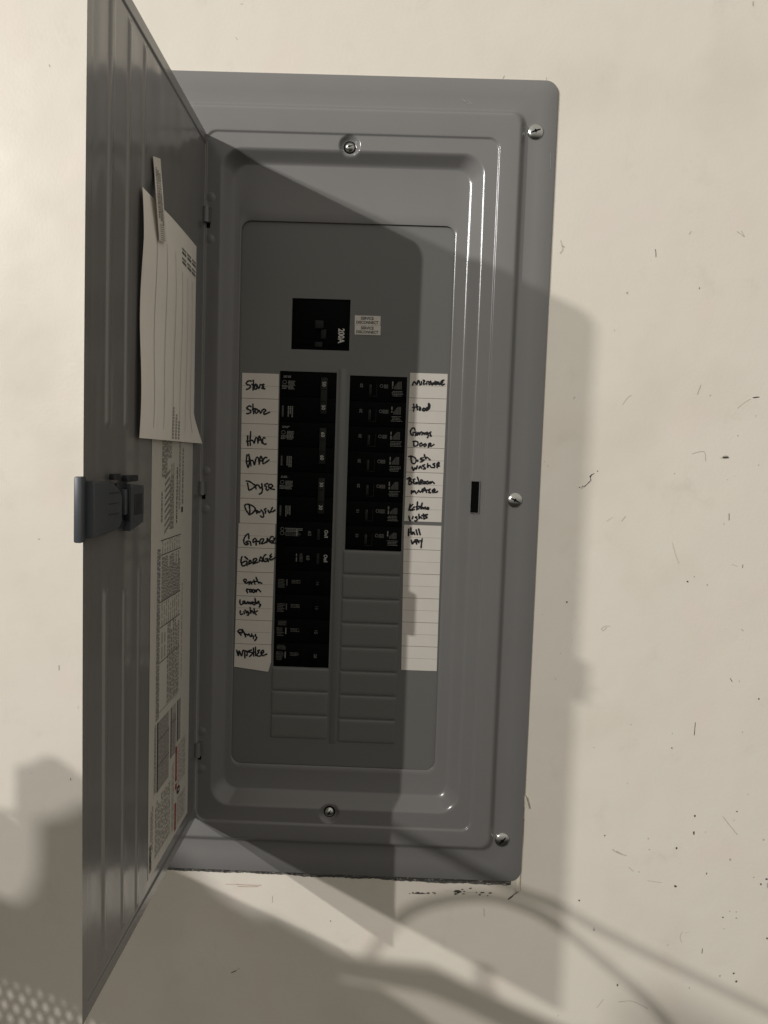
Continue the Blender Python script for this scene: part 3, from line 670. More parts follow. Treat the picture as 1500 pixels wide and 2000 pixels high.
# ---- handwritten labels. strokes traced on 80 x 100 px crops enlarged 18.75 times
HW = {
 'Stove': ((470, 725), [[(390,365),(320,350),(240,390),(205,450),(240,490),(320,510),(360,560),(310,630),(215,670)], [(460,330),(470,450),(455,690)], [(410,480),(500,500)], [(555,470),(510,560),(510,640),(560,660),(600,600),(580,520),(540,490)], [(600,500),(665,630),(720,490)], [(720,490),(800,500),(870,460),(800,520),(850,570),(770,620),(890,645)]]),
 'Stove.': ((470, 725), [[(380,1300),(330,1270),(250,1310),(225,1370),(290,1400),(370,1450),(360,1510),(290,1550),(220,1550)], [(450,1210),(455,1400),(480,1555)], [(430,1400),(540,1370),(620,1420),(640,1480),(580,1535),(530,1490),(540,1400)], [(640,1430),(690,1450),(735,1540),(790,1430)], [(790,1430),(870,1390),(920,1450),(860,1500),(860,1580),(1060,1505)]]),
 'HVAC': ((470, 825), [[(260,490),(255,680),(270,850)], [(370,340),(350,600),(355,840)], [(220,690),(330,680),(400,650),(460,690),(500,765),(530,640),(560,560),(620,600),(635,760)], [(635,760),(650,600),(690,500),(730,600),(790,760)], [(650,650),(760,640)], [(895,580),(840,560),(800,650),(820,750),(880,800),(935,785)]]),
 'HVAC.': ((470, 825), [[(235,1190),(210,1400),(240,1560),(280,1655),(310,1530),(320,1400),(300,1180)], [(300,1170),(340,1350),(380,1590)], [(220,1430),(300,1410),(390,1390),(460,1420),(510,1560),(550,1370),(600,1280),(660,1330),(680,1530)], [(680,1530),(700,1380),(745,1235),(790,1330),(820,1400)], [(700,1410),(810,1400)], [(960,1295),(900,1280),(850,1340),(810,1440),(830,1510),(900,1480),(1040,1375)]]),
 'Dryer': ((466, 925), [[(280,270),(400,290),(520,370),(620,450),(530,530),(440,590),(375,590),(330,350)], [(620,430),(640,560)], [(620,460),(680,410),(740,440),(790,530),(840,500)], [(850,370),(870,520),(870,630),(830,720),(760,750)], [(1070,365),(980,390),(960,450),(1020,480),(1010,570),(1050,610),(1100,580)], [(1110,510),(1110,420),(1180,390),(1250,440),(1200,510),(1130,520),(1200,560),(1310,580)]]),
 'Dryer.': ((466, 925), [[(370,1470),(300,1380),(260,1300),(225,1180),(290,1120),(420,1140),(540,1200),(610,1290),(540,1420),(420,1500),(370,1490)], [(390,1150),(410,1300),(410,1440)], [(590,1370),(640,1370),(670,1460)], [(640,1360),(690,1350),(740,1430),(790,1390)], [(820,1330),(890,1410),(920,1540),(880,1600),(800,1550)], [(1010,1280),(950,1310),(990,1370),(980,1450)], [(1080,1340),(1130,1440),(1200,1330),(1240,1240)], [(1180,1380),(1240,1400),(1340,1330)]]),
 'GARAGE': ((463, 1025), [[(430,510),(430,380),(400,330),(310,410),(250,540),(260,670),(330,730),(420,690),(320,640),(400,600),(480,620),(510,750)], [(700,740),(700,620),(700,540),(650,500),(590,560),(590,640),(650,620),(710,600),(820,620)], [(830,700),(850,560),(930,510),(980,550),(920,640),(900,690),(1000,670),(1090,600)], [(1090,650),(1110,490),(1150,590),(1100,600)], [(1320,440),(1260,430),(1190,540),(1210,640),(1300,660),(1330,590),(1240,590)], [(1400,490),(1340,500),(1380,550),(1310,600),(1320,670),(1440,660)]]),
 'GARAGE.': ((463, 1025), [[(185,1170),(150,1260),(150,1400),(210,1510),(290,1480),(350,1430),(360,1350),(300,1330),(190,1390)], [(360,1340),(370,1490)], [(280,1170),(390,1260)], [(430,1450),(460,1290),(530,1390),(440,1420)], [(590,1400),(600,1270),(690,1230),(720,1290),(640,1360),(580,1430),(760,1370)], [(810,1350),(870,1170),(950,1340),(830,1290)], [(1060,1090),(1010,1120),(960,1220),(1000,1330),(1080,1340),(1130,1240),(1040,1250)], [(1130,1260),(1150,1350)], [(1260,1070),(1200,1150),(1270,1160),(1200,1230),(1230,1290),(1420,1190)]]),
 'Bath room': ((458, 1120), [[(330,270),(370,210),(430,230),(420,290),(360,300),(430,360),(520,310)], [(540,400),(560,290),(600,330),(630,390)], [(540,340),(700,310)], [(710,240),(750,390)], [(680,300),(810,290)], [(790,145),(880,350),(900,320),(1000,365)], [(480,710),(440,600),(480,575),(560,590)], [(570,590),(560,660),(620,680),(640,600),(570,590)], [(640,600),(680,690),(740,670),(720,590),(650,610)], [(740,680),(760,600),(800,680),(820,600),(880,590),(960,670)]]),
 'Laundry Light': ((458, 1120), [[(205,970),(200,1080),(240,1140),(300,1110)], [(370,1010),(310,1030),(320,1100),(380,1060),(370,1010),(400,1110)], [(440,1110),(490,1030),(520,1110),(570,1050),(600,1120),(640,1050),(690,1050)], [(720,1060),(660,1100),(720,1150),(770,1080),(750,910)], [(790,1050),(820,1110),(880,1010),(910,1120),(960,1140),(910,1230)], [(215,1370),(210,1470),(265,1505),(290,1480)], [(345,1400),(360,1475)], [(390,1340),(395,1355)], [(480,1380),(420,1400),(460,1450),(500,1400),(530,1470),(500,1530),(470,1520)], [(570,1250),(600,1470),(600,1390),(640,1360),(690,1450)], [(720,1290),(740,1440),(800,1510)], [(690,1450),(840,1370)]]),
 'Plugs': ((455, 1215), [[(300,480),(190,350),(220,290),(300,280),(340,340),(320,400),(260,370)], [(340,270),(400,370),(470,540)], [(480,430),(540,480),(580,430),(620,500),(680,530),(690,430)], [(690,480),(750,520),(750,610)], [(830,450),(820,500),(870,560),(840,630),(800,680)]]),
 'WASHER': ((455, 1215), [[(140,1030),(200,1240),(230,1050),(320,1240),(370,1040),(430,1050)], [(440,1310),(440,1060),(520,1100),(510,1230)], [(680,1020),(520,1080),(680,1110),(700,1170),(610,1260)], [(750,950),(760,1240)], [(825,920),(830,1230)], [(740,1100),(830,1100)], [(980,1030),(910,1040),(950,1110),(890,1160),(900,1240),(1000,1240)], [(1040,1210),(1030,1110),(1090,1030),(1130,1090),(1060,1160),(1100,1220),(1240,1170)]]),
 'Microwave': ((795, 725), [[(200,510),(260,380),(360,490),(400,350),(440,370),(480,510)], [(525,380),(530,480)], [(590,330),(650,360),(600,420),(610,480),(670,460)], [(720,480),(730,390),(780,380)], [(860,370),(800,430),(820,490),(880,440),(860,370)], [(890,420),(920,510),(960,420),(990,490),(1030,370)], [(1060,500),(1090,380),(1130,490),(1150,400)], [(1160,400),(1200,500),(1250,380)], [(1350,330),(1260,360),(1310,410),(1260,450),(1290,510),(1370,470)]]),
 'Hood': ((795, 725), [[(240,1210),(260,1330),(235,1460)], [(350,1220),(380,1410)], [(210,1330),(400,1300)], [(460,1310),(500,1370),(460,1440),(450,1380),(480,1320)], [(610,1350),(560,1430),(640,1450),(660,1370),(600,1380)], [(730,1330),(680,1400),(730,1440),(820,1350),(830,1250),(795,1175),(780,1300),(740,1400)]]),
 'Garage Door': ((792, 825), [[(350,290),(320,210),(260,210),(190,290),(180,390),(240,470),(290,450)], [(270,390),(380,350),(360,490)], [(400,430),(430,480),(460,360),(520,450),(540,370),(590,350)], [(600,450),(640,370),(690,440),(720,380)], [(790,360),(730,400),(760,440),(810,370),(830,500),(800,560)], [(930,350),(870,390),(910,420),(900,490),(950,495)], [(275,700),(400,690),(460,760),(420,850),(310,860),(310,710)], [(580,750),(520,800),(540,870),(620,830),(580,750)], [(720,780),(670,820),(700,880),(760,830),(720,780)], [(840,910),(850,800),(900,760),(930,800),(860,840),(940,870),(1040,810)]]),
 'Dish washer': ((792, 825), [[(120,1250),(240,1240),(360,1310),(390,1400),(340,1500),(250,1490),(210,1400),(200,1260)], [(450,1380),(450,1430)], [(650,1290),(540,1330),(590,1370),(680,1370),(630,1420),(540,1450)], [(690,1180),(740,1350),(750,1300),(810,1290),(900,1380)], [(240,1640),(290,1760),(340,1660),(390,1720),(430,1590)], [(490,1690),(540,1600),(590,1680)], [(700,1550),(620,1590),(690,1640),(730,1690),(650,1710)], [(810,1510),(810,1670),(830,1590),(890,1580),(940,1650)], [(1070,1500),(1000,1540),(1070,1580),(1050,1650),(970,1650)], [(1160,1660),(1150,1540),(1210,1460),(1230,1530),(1170,1600),(1240,1600)]]),
 'Bedroom master': ((789, 925), [[(110,200),(200,150),(260,200),(190,270),(280,290),(260,370),(180,390),(190,200)], [(400,200),(330,230),(370,280),(330,330),(390,370)], [(480,320),(420,340),(430,380),(520,340)], [(490,130),(530,240),(560,390)], [(620,380),(600,280),(640,230),(690,270),(640,310),(700,370)], [(750,290),(720,350),(790,370),(790,300)], [(850,280),(810,340),(860,380),(910,330),(860,280)], [(950,370),(960,290),(1000,350),(1030,290),(1110,360)], [(270,730),(280,620),(330,690),(370,620),(450,730)], [(500,690),(540,620),(590,680),(640,640)], [(720,560),(660,580),(700,630),(680,680)], [(750,520),(830,690)], [(730,620),(900,600)], [(960,570),(900,600),(930,650),(910,700),(980,700)], [(1060,700),(1040,620),(1110,560),(1140,610),(1080,660),(1160,690),(1230,650)]]),
 'Kitchen lights': ((789, 925), [[(225,1120),(180,1340)], [(320,1130),(210,1250),(240,1350)], [(380,1220),(270,1340),(380,1320)], [(495,1040),(470,1330)], [(440,1220),(600,1200),(520,1300)], [(665,1080),(620,1310),(680,1220),(720,1290),(780,1220),(780,1290)], [(860,1240),(830,1290),(880,1310),(910,1260),(860,1240)], [(180,1560),(210,1710),(240,1710)], [(330,1570),(310,1650)], [(470,1580),(410,1600),(470,1640),(480,1700),(430,1740),(400,1720)], [(545,1490),(555,1670),(570,1580),(660,1640)], [(710,1480),(735,1670)], [(650,1540),(860,1500)], [(850,1500),(780,1550),(850,1600),(780,1640)]]),
 'Hall way': ((785, 1022), [[(250,210),(240,450)], [(325,160),(335,400)], [(230,330),(370,320)], [(440,320),(370,370),(390,400),(440,350),(470,415)], [(520,240),(565,420)], [(610,210),(670,420)], [(340,620),(385,760),(430,670),(460,700),(480,600)], [(540,760),(510,620),(570,610),(620,710)], [(520,680),(620,650)], [(650,640),(710,650)], [(740,570),(720,700),(700,890)]]),
}
YL = YD - .0005
def label_column(x0t, x1t, x0b, x1b, zt, zb, names, first_y, tear=False):
    n = len(names); prevs = None
    for i, nm in enumerate(names):
        t0, t1 = i / n, (i + 1) / n
        a0, a1 = x0t + (x0b - x0t) * t0, x1t + (x1b - x1t) * t0; b0, b1 = x0t + (x0b - x0t) * t1, x1t + (x1b - x1t) * t1
        z0 = zt + (zb - zt) * t0; z1 = zt + (zb - zt) * t1; g = .00022
        zl, zr = z1 + (g if i < n - 1 else 0), z1 + (g if i < n - 1 else 0)
        if tear and i == n - 1: zr -= .0034; b1 -= .0022; zl += .0006
        mb = MB()
        f = [(a0, first_y, z0 - (g if i else 0)), (a1, first_y, z0 - (g if i else 0)), (b1, first_y, zr), (b0, first_y, zl)]
        if tear and i == n - 1: f = f[:2] + [(a1 + .0002, first_y, z1 + .007), (b1, first_y - .0003, zr), (b0, first_y, zl)]
        m_ = len(f); bk = [(x, first_y + .0003, z) for x, y, z in f]
        mb.add(f + bk, [tuple(range(m_))] + [(j, (j + 1) % m_, (j + 1) % m_ + m_, j + m_) for j in range(m_)], 'label')
        zm = (z0 + z1) / 2; mb.rect((a0 + b0) / 2 + .0003, (a1 + b1) / 2 - .0003, zm - .00014, zm + .00014, first_y - .0001, 'thin')
        o = part(mb, 'circuit_label'); base = nm.rstrip('.')
        if base:
            pos = '' if base not in ('Stove', 'HVAC', 'Dryer', 'GARAGE') else (' lower' if nm.endswith('.') else ' upper')
            lab(o, 'white label handwritten %s%s' % (base, (', the%s of two' % pos) if pos else ''))
            (ox, oy), st = HW[nm]; ink = MB()
            for j, s in enumerate(st): ink.ribbon([at(ox + u / 18.75, oy + v / 18.75, first_y) for u, v in s], .00170, (0, -1, 0), 'ink', .00012 + j * .00001)
            part(ink, 'handwriting', o)
        else: lab(o, 'blank white circuit label')
    for i in range(1, n):                                                       # printed rules between the labels
        mb = MB()
        t = i / n; z = zt + (zb - zt) * t; mb.rect(x0t + (x0b - x0t) * t, x1t + (x1b - x1t) * t, z - .00035, z + .00035, first_y + .0002, 'line')
        part(mb, 'label_rule')
label_column(-.1580, -.1206, -.1574, -.1198, .0842, -.0688, ['Stove', 'Stove.', 'HVAC', 'HVAC.', 'Dryer', 'Dryer.'], YL)
label_column(-.1586, -.1206, -.1604, -.1224, -.0692, -.2205, ['GARAGE', 'GARAGE.', 'Bath room', 'Laundry Light', 'Plugs', 'WASHER'], YL - .0003, True)
label_column(.0126, .0506, .0118, .0500, .0896, -.0612, ['Microwave', 'Hood', 'Garage Door', 'Dish washer', 'Bedroom master', 'Kitchen lights'], YL)
label_column(.0118, .0502, .0142, .0512, -.0650, -.2168, ['Hall way', '', '', '', '', ''], YL)

# ------------------------------------------------------------------ the door, swung open square to the wall
XH, DT, DB, WD = -.1942, .3121, -.3761, .2836
YH = -.0100
def door_x(s): return XH + .0081 * s
RIBS_U = [(.2020, .0018), (.2370, .0018), (.1700, .0018)]
def sm(t): t = max(0, min(1, t)); return t * t * (3 - 2 * t)
# inner face relief (metres towards the panel), s = distance from the hinge
RIB_LO = [(.1765, -.3650, -.085), (.2085, -.3600, -.098), (.2440, -.3560, -.092)]
RIB_UP = [(.1765, .0150, .3010), (.2090, .0150, .3010), (.2420, .0150, .3010)]
def relief(s, z):
    h = 0.0
    edge = min(DT - z, z - DB, WD - s)
    h -= .0011 * sm((edge - .0085) / .0022)
    h += (.00022 * math.sin(s * 95 + .8 * math.sin(z * 9)) + .00016 * math.sin(s * 210 + 2 + z * 3)) * sm((edge - .011) / .01)
    for c, a, b in RIB_LO + RIB_UP:
        d = abs(s - c)
        if d < .0055 and a < z < b:
            h += .0011 * sm((.0050 - d) / .0035) * sm(min(z - a, b - z) / .006)
    return h
def build_door():
    root = bpy.data.objects.new('door', None); COL.objects.link(root); root.parent = panel; root.empty_display_size = .05
    root.location = Vector((XH, YH, DB)) - PO; lab(root, 'tall grey door standing open, with papers on its inner face')
    ss = {0, .002, WD - .0005, WD}
    for c, a, b in RIB_LO: ss |= {c + d for d in (-.0055, -.0050, -.0042, -.0033, -.0024, -.0015, 0, .0015, .0024, .0033, .0042, .0050, .0055)}
    ss |= {WD - .0020, WD - .0040, WD - .0060, WD - .0130, WD - .0080, WD - .0085, WD - .0092, WD - .0097, WD - .0103, WD - .0112}
    ss |= {i * .004 for i in range(1, 70) if min(abs(i * .004 - c) for c, a, b in RIB_LO) > .0065 and i * .004 < WD - .013}; ss = sorted(ss)
    zs = {DB, DT}
    for e0 in (.0080, .0085, .0092, .0097, .0103, .0112): zs |= {DB + e0, DT - e0}
    for c, a, b in RIB_LO + RIB_UP:
        for q in (0, .0015, .003, .0045, .006): zs |= {a + q, b - q}
    zs |= {DB + i * .01 for i in range(1, 68)}; zs = sorted(zs)
    mb = MB(); nz = len(zs); bow = lambda z: .0012 * math.sin(math.pi * (z - DB) / (DT - DB))
    RC = .014
    def P(s, z, back=False):
        q = s - (WD - RC)
        if q > 0: z = min(z, DT - (RC - math.sqrt(max(0, RC * RC - q * q))))       # the upper free corner is rounded
        x = door_x(s) + (relief(s, z) if not back else -.0019) - bow(z) * (s / WD); return (x, YH - s, z)
    vs = [P(s, z) for s in ss for z in zs]
    mb.add(vs, [(i * nz + j, (i + 1) * nz + j, (i + 1) * nz + j + 1, i * nz + j + 1) for i in range(len(ss) - 1) for j in range(nz - 1)], 'door_paint')
    # outer face and rolled edges, returned 7 mm away from the viewer
    bs = [0, WD * .5, WD - .0050]; bz = [DB, 0, DT]
    vb = [P(s, z, True) for s in bs for z in bz]
    mb.add(vb, [(i * 3 + j, i * 3 + j + 1, (i + 1) * 3 + j + 1, (i + 1) * 3 + j) for i in range(2) for j in range(2)], 'door_paint')
    for z in (DB, DT):
        mb.add([P(ss[i], z) for i in range(len(ss))] + [P(min(s, WD - .0050), z, True) for s in ss], [(i, i + 1, i + 1 + len(ss), i + len(ss)) for i in range(len(ss) - 1)], 'door_paint')
    mb.add([P(WD, z) for z in zs] + [P(WD - .0050, z, True) for z in zs], [(i, i + 1, i + 1 + nz, i + nz) for i in range(nz - 1)], 'door_paint')
    o = part(mb, 'door_sheet', root, smooth=True, angle=35)
    return root
door = build_door()

# hinges
for zc, hl in ((.2345, .0150), (-.0337, .0135), (-.3033, .0150)):
    mb = MB()
    pts = [Vector((XH + .0012, YH - .0018, zc - hl / 2 + hl * i / 4)) for i in range(5)]
    mb.tube(pts, .0031, 'paint', 14)
    mb.box(XH + .0010, XH + .0055, YH + .0008, YH - .0010, zc - hl / 2 + .001, zc + hl / 2 - .001, 'paint', .0004)
    part(mb, 'hinge', smooth=True, angle=40)
    for dz in (hl / 2 + .0105, -hl / 2 - .0145):
        mb = MB(); mb.lathe((XH + .0045, YB - .0002, zc + dz), [(.0050, .0002), (.0038, -.0001), (.0024, -.0004), (.0012, -.00055), (0.00001, -.0006)], 'paint', 14)
        part(mb, 'hinge_pressing', smooth=True, angle=70)
    mb = MB(); mb.box(XH + .0012, XH + .0044, YB + .0003, YB - .0004, zc - hl / 2 - .0042, zc - hl / 2 + .0005, 'void')  # black plate painting the dark beneath the knuckle
    part(mb, 'hinge_slot_dark')
# strip along the hinge line, its paler grey painting in a reflection
mb = MB(); mb.box(XH - .0008, XH + .0010, YH + .0022, YH - .0004, DB + .006, DT - .006, 'lip', .0003); part(mb, 'hinge_reflection', smooth=True, angle=40)

# latch of blue-grey plastic
mb = MB(); X0 = door_x(WD)
mb.box(X0 - .0042, X0 + .0010, -.3012, -.2930, -.0570, -.0160, 'latch', .0012)
lt = part(mb, 'latch', door, smooth=True, angle=40)
mb = MB()
def prism(mb, outline, x0, x1, k, bev):
    bm = bmesh.new(); lo = [bm.verts.new((x0, y, z)) for y, z in outline]; hi = [bm.verts.new((x1, y, z)) for y, z in outline]; n = len(outline)
    bm.faces.new(lo); bm.faces.new(hi[::-1])
    for i in range(n): bm.faces.new((lo[i], hi[i], hi[(i + 1) % n], lo[(i + 1) % n]))
    bmesh.ops.recalc_face_normals(bm, faces=bm.faces[:])
    bmesh.ops.bevel(bm, geom=[e for e in bm.edges if all(v.co.x > (x0 + x1) / 2 for v in e.verts)], offset=bev, segments=3, affect='EDGES', profile=0.5)
    bm.verts.ensure_lookup_table(); bm.verts.index_update()
    mb.add([v.co for v in bm.verts], [[v.index for v in f.verts] for f in bm.faces], k); bm.free()
prism(mb, [(-.2945, -.0188), (-.2720, -.0196), (-.2580, -.0222), (-.2490, -.0262), (-.2455, -.0305), (-.2455, -.0475), (-.2490, -.0512), (-.2600, -.0535), (-.2945, -.0545)], X0 + .0002, X0 + .0058, 'latch', .0016)
mb.box(X0 + .0002, X0 + .0022, -.2460, -.2280, -.0530, -.0215, 'latch_d', .0005)
mb.box(X0 + .0005, X0 + .0055, -.2395, -.2345, -.0440, -.0260, 'latch', .0010)
for zz in (-.0275, -.0345, -.0415): mb.box(X0 + .0052, X0 + .0061, -.2700, -.2520, zz - .0004, zz + .0004, 'latch_d', .0002)
mb.box(X0 + .0060, X0 + .0066, -.2240, -.2080, -.0450, -.0300, 'latch_d', .0003)
mb.box(X0 + .0002, X0 + .0066, -.2335, -.2305, -.0480, -.0250, 'latch_d', .0006)
prism(mb, [(-.2300, -.0225), (-.2050, -.0240), (-.2030, -.0260), (-.2030, -.0515), (-.2140, -.0535), (-.2300, -.0560)], X0 + .0002, X0 + .0062, 'latch', .0010)
mb.box(X0 + .0001, X0 + .0040, -.2560, -.2440, -.0190, -.0150, 'latch_d', .0006)
mb.box(X0 + .0001, X0 + .0045, -.2330, -.2110, -.0210, -.0165, 'latch_d', .0006)
part(mb, 'latch_body', door, smooth=True, angle=40)

# printed information label stuck to the inner face
RX = .0006
def D(s_y, z, off=0.0):
    """point on the door's inner face; s_y is the world y"""
    s = YH - s_y; return Vector((door_x(s) - .0011 - .0012 * math.sin(math.pi * (z - DB) / (DT - DB)) * s / WD + RX + off, s_y, z))
def DPX(px, py, off=0.0):
    p = atx(px, py, door_x(.12) - .0011 + RX)
    return D(p.y, p.z, off)
LY0, LY1, LZ0, LZ1 = -.1612, -.0400, -.3560, .0300
info = MB()
def dgrid(mb, y0, y1, z0, z1, off, k, ny=6, nz=20, fn=None):
    vs = []
    for i in range(ny + 1):
        for j in range(nz + 1):
            y = y0 + (y1 - y0) * i / ny; z = z0 + (z1 - z0) * j / nz
            p = D(y, z, off); 
            if fn: p = p + fn(i / ny, j / nz)
            vs.append(p)
    n = nz + 1
    mb.add(vs, [(i * n + j, (i + 1) * n + j, (i + 1) * n + j + 1, i * n + j + 1) for i in range(ny) for j in range(nz)], k)
dgrid(info, LY0, LY1, LZ0, LZ1, 0, 'info')
il = part(info, 'information_label', door)
def drect(mb, y0, y1, z0, z1, k, off=.0002):
    n = max(1, int(abs(z1 - z0) / .02)); 
    for j in range(n):
        a = z0 + (z1 - z0) * j / n; b = z0 + (z1 - z0) * (j + 1) / n
        mb.add([D(y0, a, off), D(y1, a, off), D(y1, b, off), D(y0, b, off)], [(0, 1, 2, 3)], k)
pr = MB(); rn = random.Random(21)
def dcols(y0, y1, z0, z1, n, k, fill=.5, chop=.006, off=.0002, gap=.25):
    """columns of small print (the label's lines run up the door)"""
    for i in range(n):
        a = y0 + (y1 - y0) * (i + .25) / n; b = a + (y1 - y0) * fill / n; z = z0; end = z1 - (z1 - z0) * rn.uniform(0, .3) * (rn.random() < .35)
        while z < end:
            L = rn.uniform(.3, 1.3) * chop; drect(pr, a, b, z, min(z + L, end), k, off); z += L + chop * gap
    
# wiring drawing and its captions at the top
dcols(-.135, -.120, -.020, .026, 5, 'txt_g', .6, .004); dcols(-.120, -.108, -.004, .026, 4, 'txt_g', .5, .004)
for k in range(9):
    z = -.022 - k * .0058; pr.add([D(-.126, z, .0003), D(-.112, z + .006, .0003), D(-.112, z + .0085, .0003), D(-.126, z + .0022, .0003)], [(0, 1, 2, 3)], 'txt_g')
dcols(-.112, -.100, -.066, -.008, 4, 'txt_g', .65, .003); dcols(-.093, -.089, -.062, -.012, 1, 'txt', .6, .003); dcols(-.086, -.080, -.050, .02, 2, 'txt_g', .5, .004)
dcols(-.076, -.070, -.046, .02, 1, 'txt_g', .6, .004); drect(pr, -.0765, -.0715, -.0535, -.0485, 'txt'); dcols(-.137, -.131, -.058, -.032, 1, 'txt_g', .6, .003)
for z in (.0185, .0118): drect(pr, -.113, -.103, z, z + .0011, 'txt', .0003)
# the long table, ruled across
TZ = [-.0735, -.0860, -.1260, -.1480, -.1780, -.2160]
dcols(-.1450, -.1360, -.2260, -.0800, 4, 'txt_g', .7, .004)
dcols(-.1330, -.0780, TZ[1] + .0006, TZ[0] - .0006, 8, 'txt_l', .3, .006)
dcols(-.1330, -.0780, TZ[2] + .0006, TZ[1] - .002, 15, 'txt_g', .7, .003)
dcols(-.1330, -.0780, TZ[3] + .0006, TZ[2] - .0006, 9, 'txt_l', .4, .007)
dcols(-.1150, -.0780, TZ[4] + .0006, TZ[3] - .0006, 7, 'txt_g', .6, .004); dcols(-.1330, -.1180, TZ[4] + .002, TZ[3] - .004, 2, 'txt_l', .5, .01)
dcols(-.1150, -.0780, -.2200, TZ[4] - .0006, 8, 'txt_g', .6, .0045); dcols(-.0720, -.0680, -.2100, -.120, 1, 'txt_l', .6, .006)
for z in TZ[:5]: drect(pr, -.1360, -.0770, z - .00035, z + .00035, 'txt', .0003)
drect(pr, -.1400, -.0800, -.2215, -.2210, 'txt_g', .0003)
# boxed tables
def dbox(y0, y1, z0, z1, bar=.0022):
    drect(pr, y0, y1, z0, z1, 'txt_l', .00015); drect(pr, y0, y0 + bar, z0, z1, 'txt', .0003); dcols(y0 + bar, y1, z0, z1, max(3, int((y1 - y0) / .0042)), 'txt_g', .6, .004, .00025)
dbox(-.1400, -.1060, -.2900, -.2290, .0024); dcols(-.1480, -.1425, -.2880, -.2290, 2, 'txt_g', .7, .003)
dbox(-.1010, -.0850, -.2760, -.2290, .0016); dbox(-.0810, -.0700, -.2680, -.2290, .0016)
for z in (-.2460, -.2680): drect(pr, -.1376, -.1060, z, z + .0006, 'txt', .00035)
drect(pr, -.0994, -.0850, -.2440, -.2434, 'txt', .00035)
# warnings: red bars, pictogram, paragraphs
drect(pr, -.0845, -.0795, -.3050, -.2720, 'red', .0003); drect(pr, -.0845, -.0795, -.3130, -.3075, 'red', .0003); drect(pr, -.0855, -.0805, -.3640 + .012, -.3260, 'red', .0003)
dcols(-.0832, -.0808, -.3500, -.3300, 1, 'info', .3, .003, .0004); dcols(-.0832, -.0808, -.3000, -.2790, 1, 'info', .3, .003, .0004)
pr.add([D(-.0745 + .0052 * math.cos(a * .5236), -.3165 + .0040 * math.sin(a * .5236), .0003) for a in range(12)], [tuple(range(12))], 'txt')
pr.add([D(-.0745 + .0030 * math.cos(a * .5236), -.3165 + .0009 * math.sin(a * .5236), .0004) for a in range(12)], [tuple(range(12))], 'info')
dcols(-.0770, -.0510, -.3500, -.3230, 6, 'txt_l', .5, .005); dcols(-.0770, -.0510, -.3110, -.2720, 6, 'txt_l', .5, .005); dcols(-.0960, -.0880, -.3480, -.2840, 2, 'txt_l', .5, .006)
dcols(-.1440, -.1000, -.3460, -.2960, 11, 'txt_g', .42, .006)
dcols(-.1560, -.1525, -.3260, -.3000, 1, 'txt_g', .7, .003); dcols(-.1520, -.1485, -.3350, -.2960, 1, 'txt_l', .6, .004)
put_text(pr, 'SIEMENS', .0072, D(-.1555, -.3400 + .0005, .0004), (0, 0, 1), (0, -1, 0), 'txt', .0002, .86)
part(pr, 'label_print', door)

# handwritten-directory sheet taped over it, bellied away from the steel
SY0, SY1, SZ0, SZ1 = -.1955, -.0440, .0108, .1945
sheet = thing('paper_sheet', 'ruled cream paper sheet taped to the inside of the open grey door', 'paper', tuple(D((SY0 + SY1) / 2, SZ0)))
def belly(u, v):
    return Vector((.0016 + .0030 * math.sin(math.pi * u) * (.4 + .6 * math.sin(math.pi * v)) + .0012 * (1 - u) + .0010 * math.sin(9 * v + 3 * u) * (1 - u)
                   + (.0035 * max(0, (u - .82) / .18) * max(0, (.14 - v) / .14)) - .0016 * max(0, 1 - u / .45) * max(0, (v - .80) / .20), 0, 0))
def sheet_pt(u, v, off=0.0):
    y = SY0 + (SY1 - SY0) * u; z = SZ0 + (SZ1 - SZ0) * v
    y += (-.0008 * math.sin(3 * v)) * (1 - u)
    if u > .8 and v < .16: y += .020 * ((.16 - v) / .16) ** 1.3 * (u - .8) / .2           # lifted corner at the lower right
    y += -.0035 * (1 - v) * (1 - u)
    return D(y, z) + belly(u, v) + Vector((off, 0, 0))
mb = MB(); NU, NV = 24, 40
vs = [sheet_pt(i / NU, j / NV) for i in range(NU + 1) for j in range(NV + 1)]
mb.add(vs, [(i * (NV + 1) + j, (i + 1) * (NV + 1) + j, (i + 1) * (NV + 1) + j + 1, i * (NV + 1) + j + 1) for i in range(NU) for j in range(NV)], 'sheet')
def child_world(mb, name, parent, **kw):
    o = mb.build(name, None, **kw); o.parent = parent; o.location = -base_of(parent); return o
child_world(mb, 'sheet', sheet, smooth=True, angle=0)
mb = MB()
def srule(u, v0, v1, wd, k, off=.0003):
    n = max(2, int((v1 - v0) * 24)); L = []
    for j in range(n + 1):
        v = v0 + (v1 - v0) * j / n; L += [sheet_pt(u, v, off), sheet_pt(u + wd, v, off)]
    mb.add(L, [(2 * j, 2 * j + 1, 2 * j + 3, 2 * j + 2) for j in range(n)], k)
for u in (.18, .34, .50, .64, .77, .89): srule(u, .05, .86 if u < .6 else .80, .005, 'txt_v')
for r, u0 in enumerate((.66, .78, .90)):
    for q in range(2):
        for tt in range(2):
            u = u0 - .02 + rn.uniform(0, .01); v = .905 - q * .045 - tt * .018
            for s_ in range(5):
                uu = u + s_ * .019
                if uu > .985: continue
                mb.add([sheet_pt(uu, v, .0004), sheet_pt(uu + .014, v, .0004), sheet_pt(uu + .014, v + .010, .0004), sheet_pt(uu, v + .010, .0004)], [(0, 1, 2, 3)], 'txt_g' if tt == 0 else 'txt')
# print showing through near the bottom
for c in range(3):
    v = .01
    while v < .16 - c * .03:
        mb.add([sheet_pt(.50 + c * .06, v, .0004), sheet_pt(.53 + c * .06, v, .0004), sheet_pt(.53 + c * .06, v + .011, .0004), sheet_pt(.50 + c * .06, v + .011, .0004)], [(0, 1, 2, 3)], 'txt_l'); v += .015
child_world(mb, 'sheet_print', sheet)
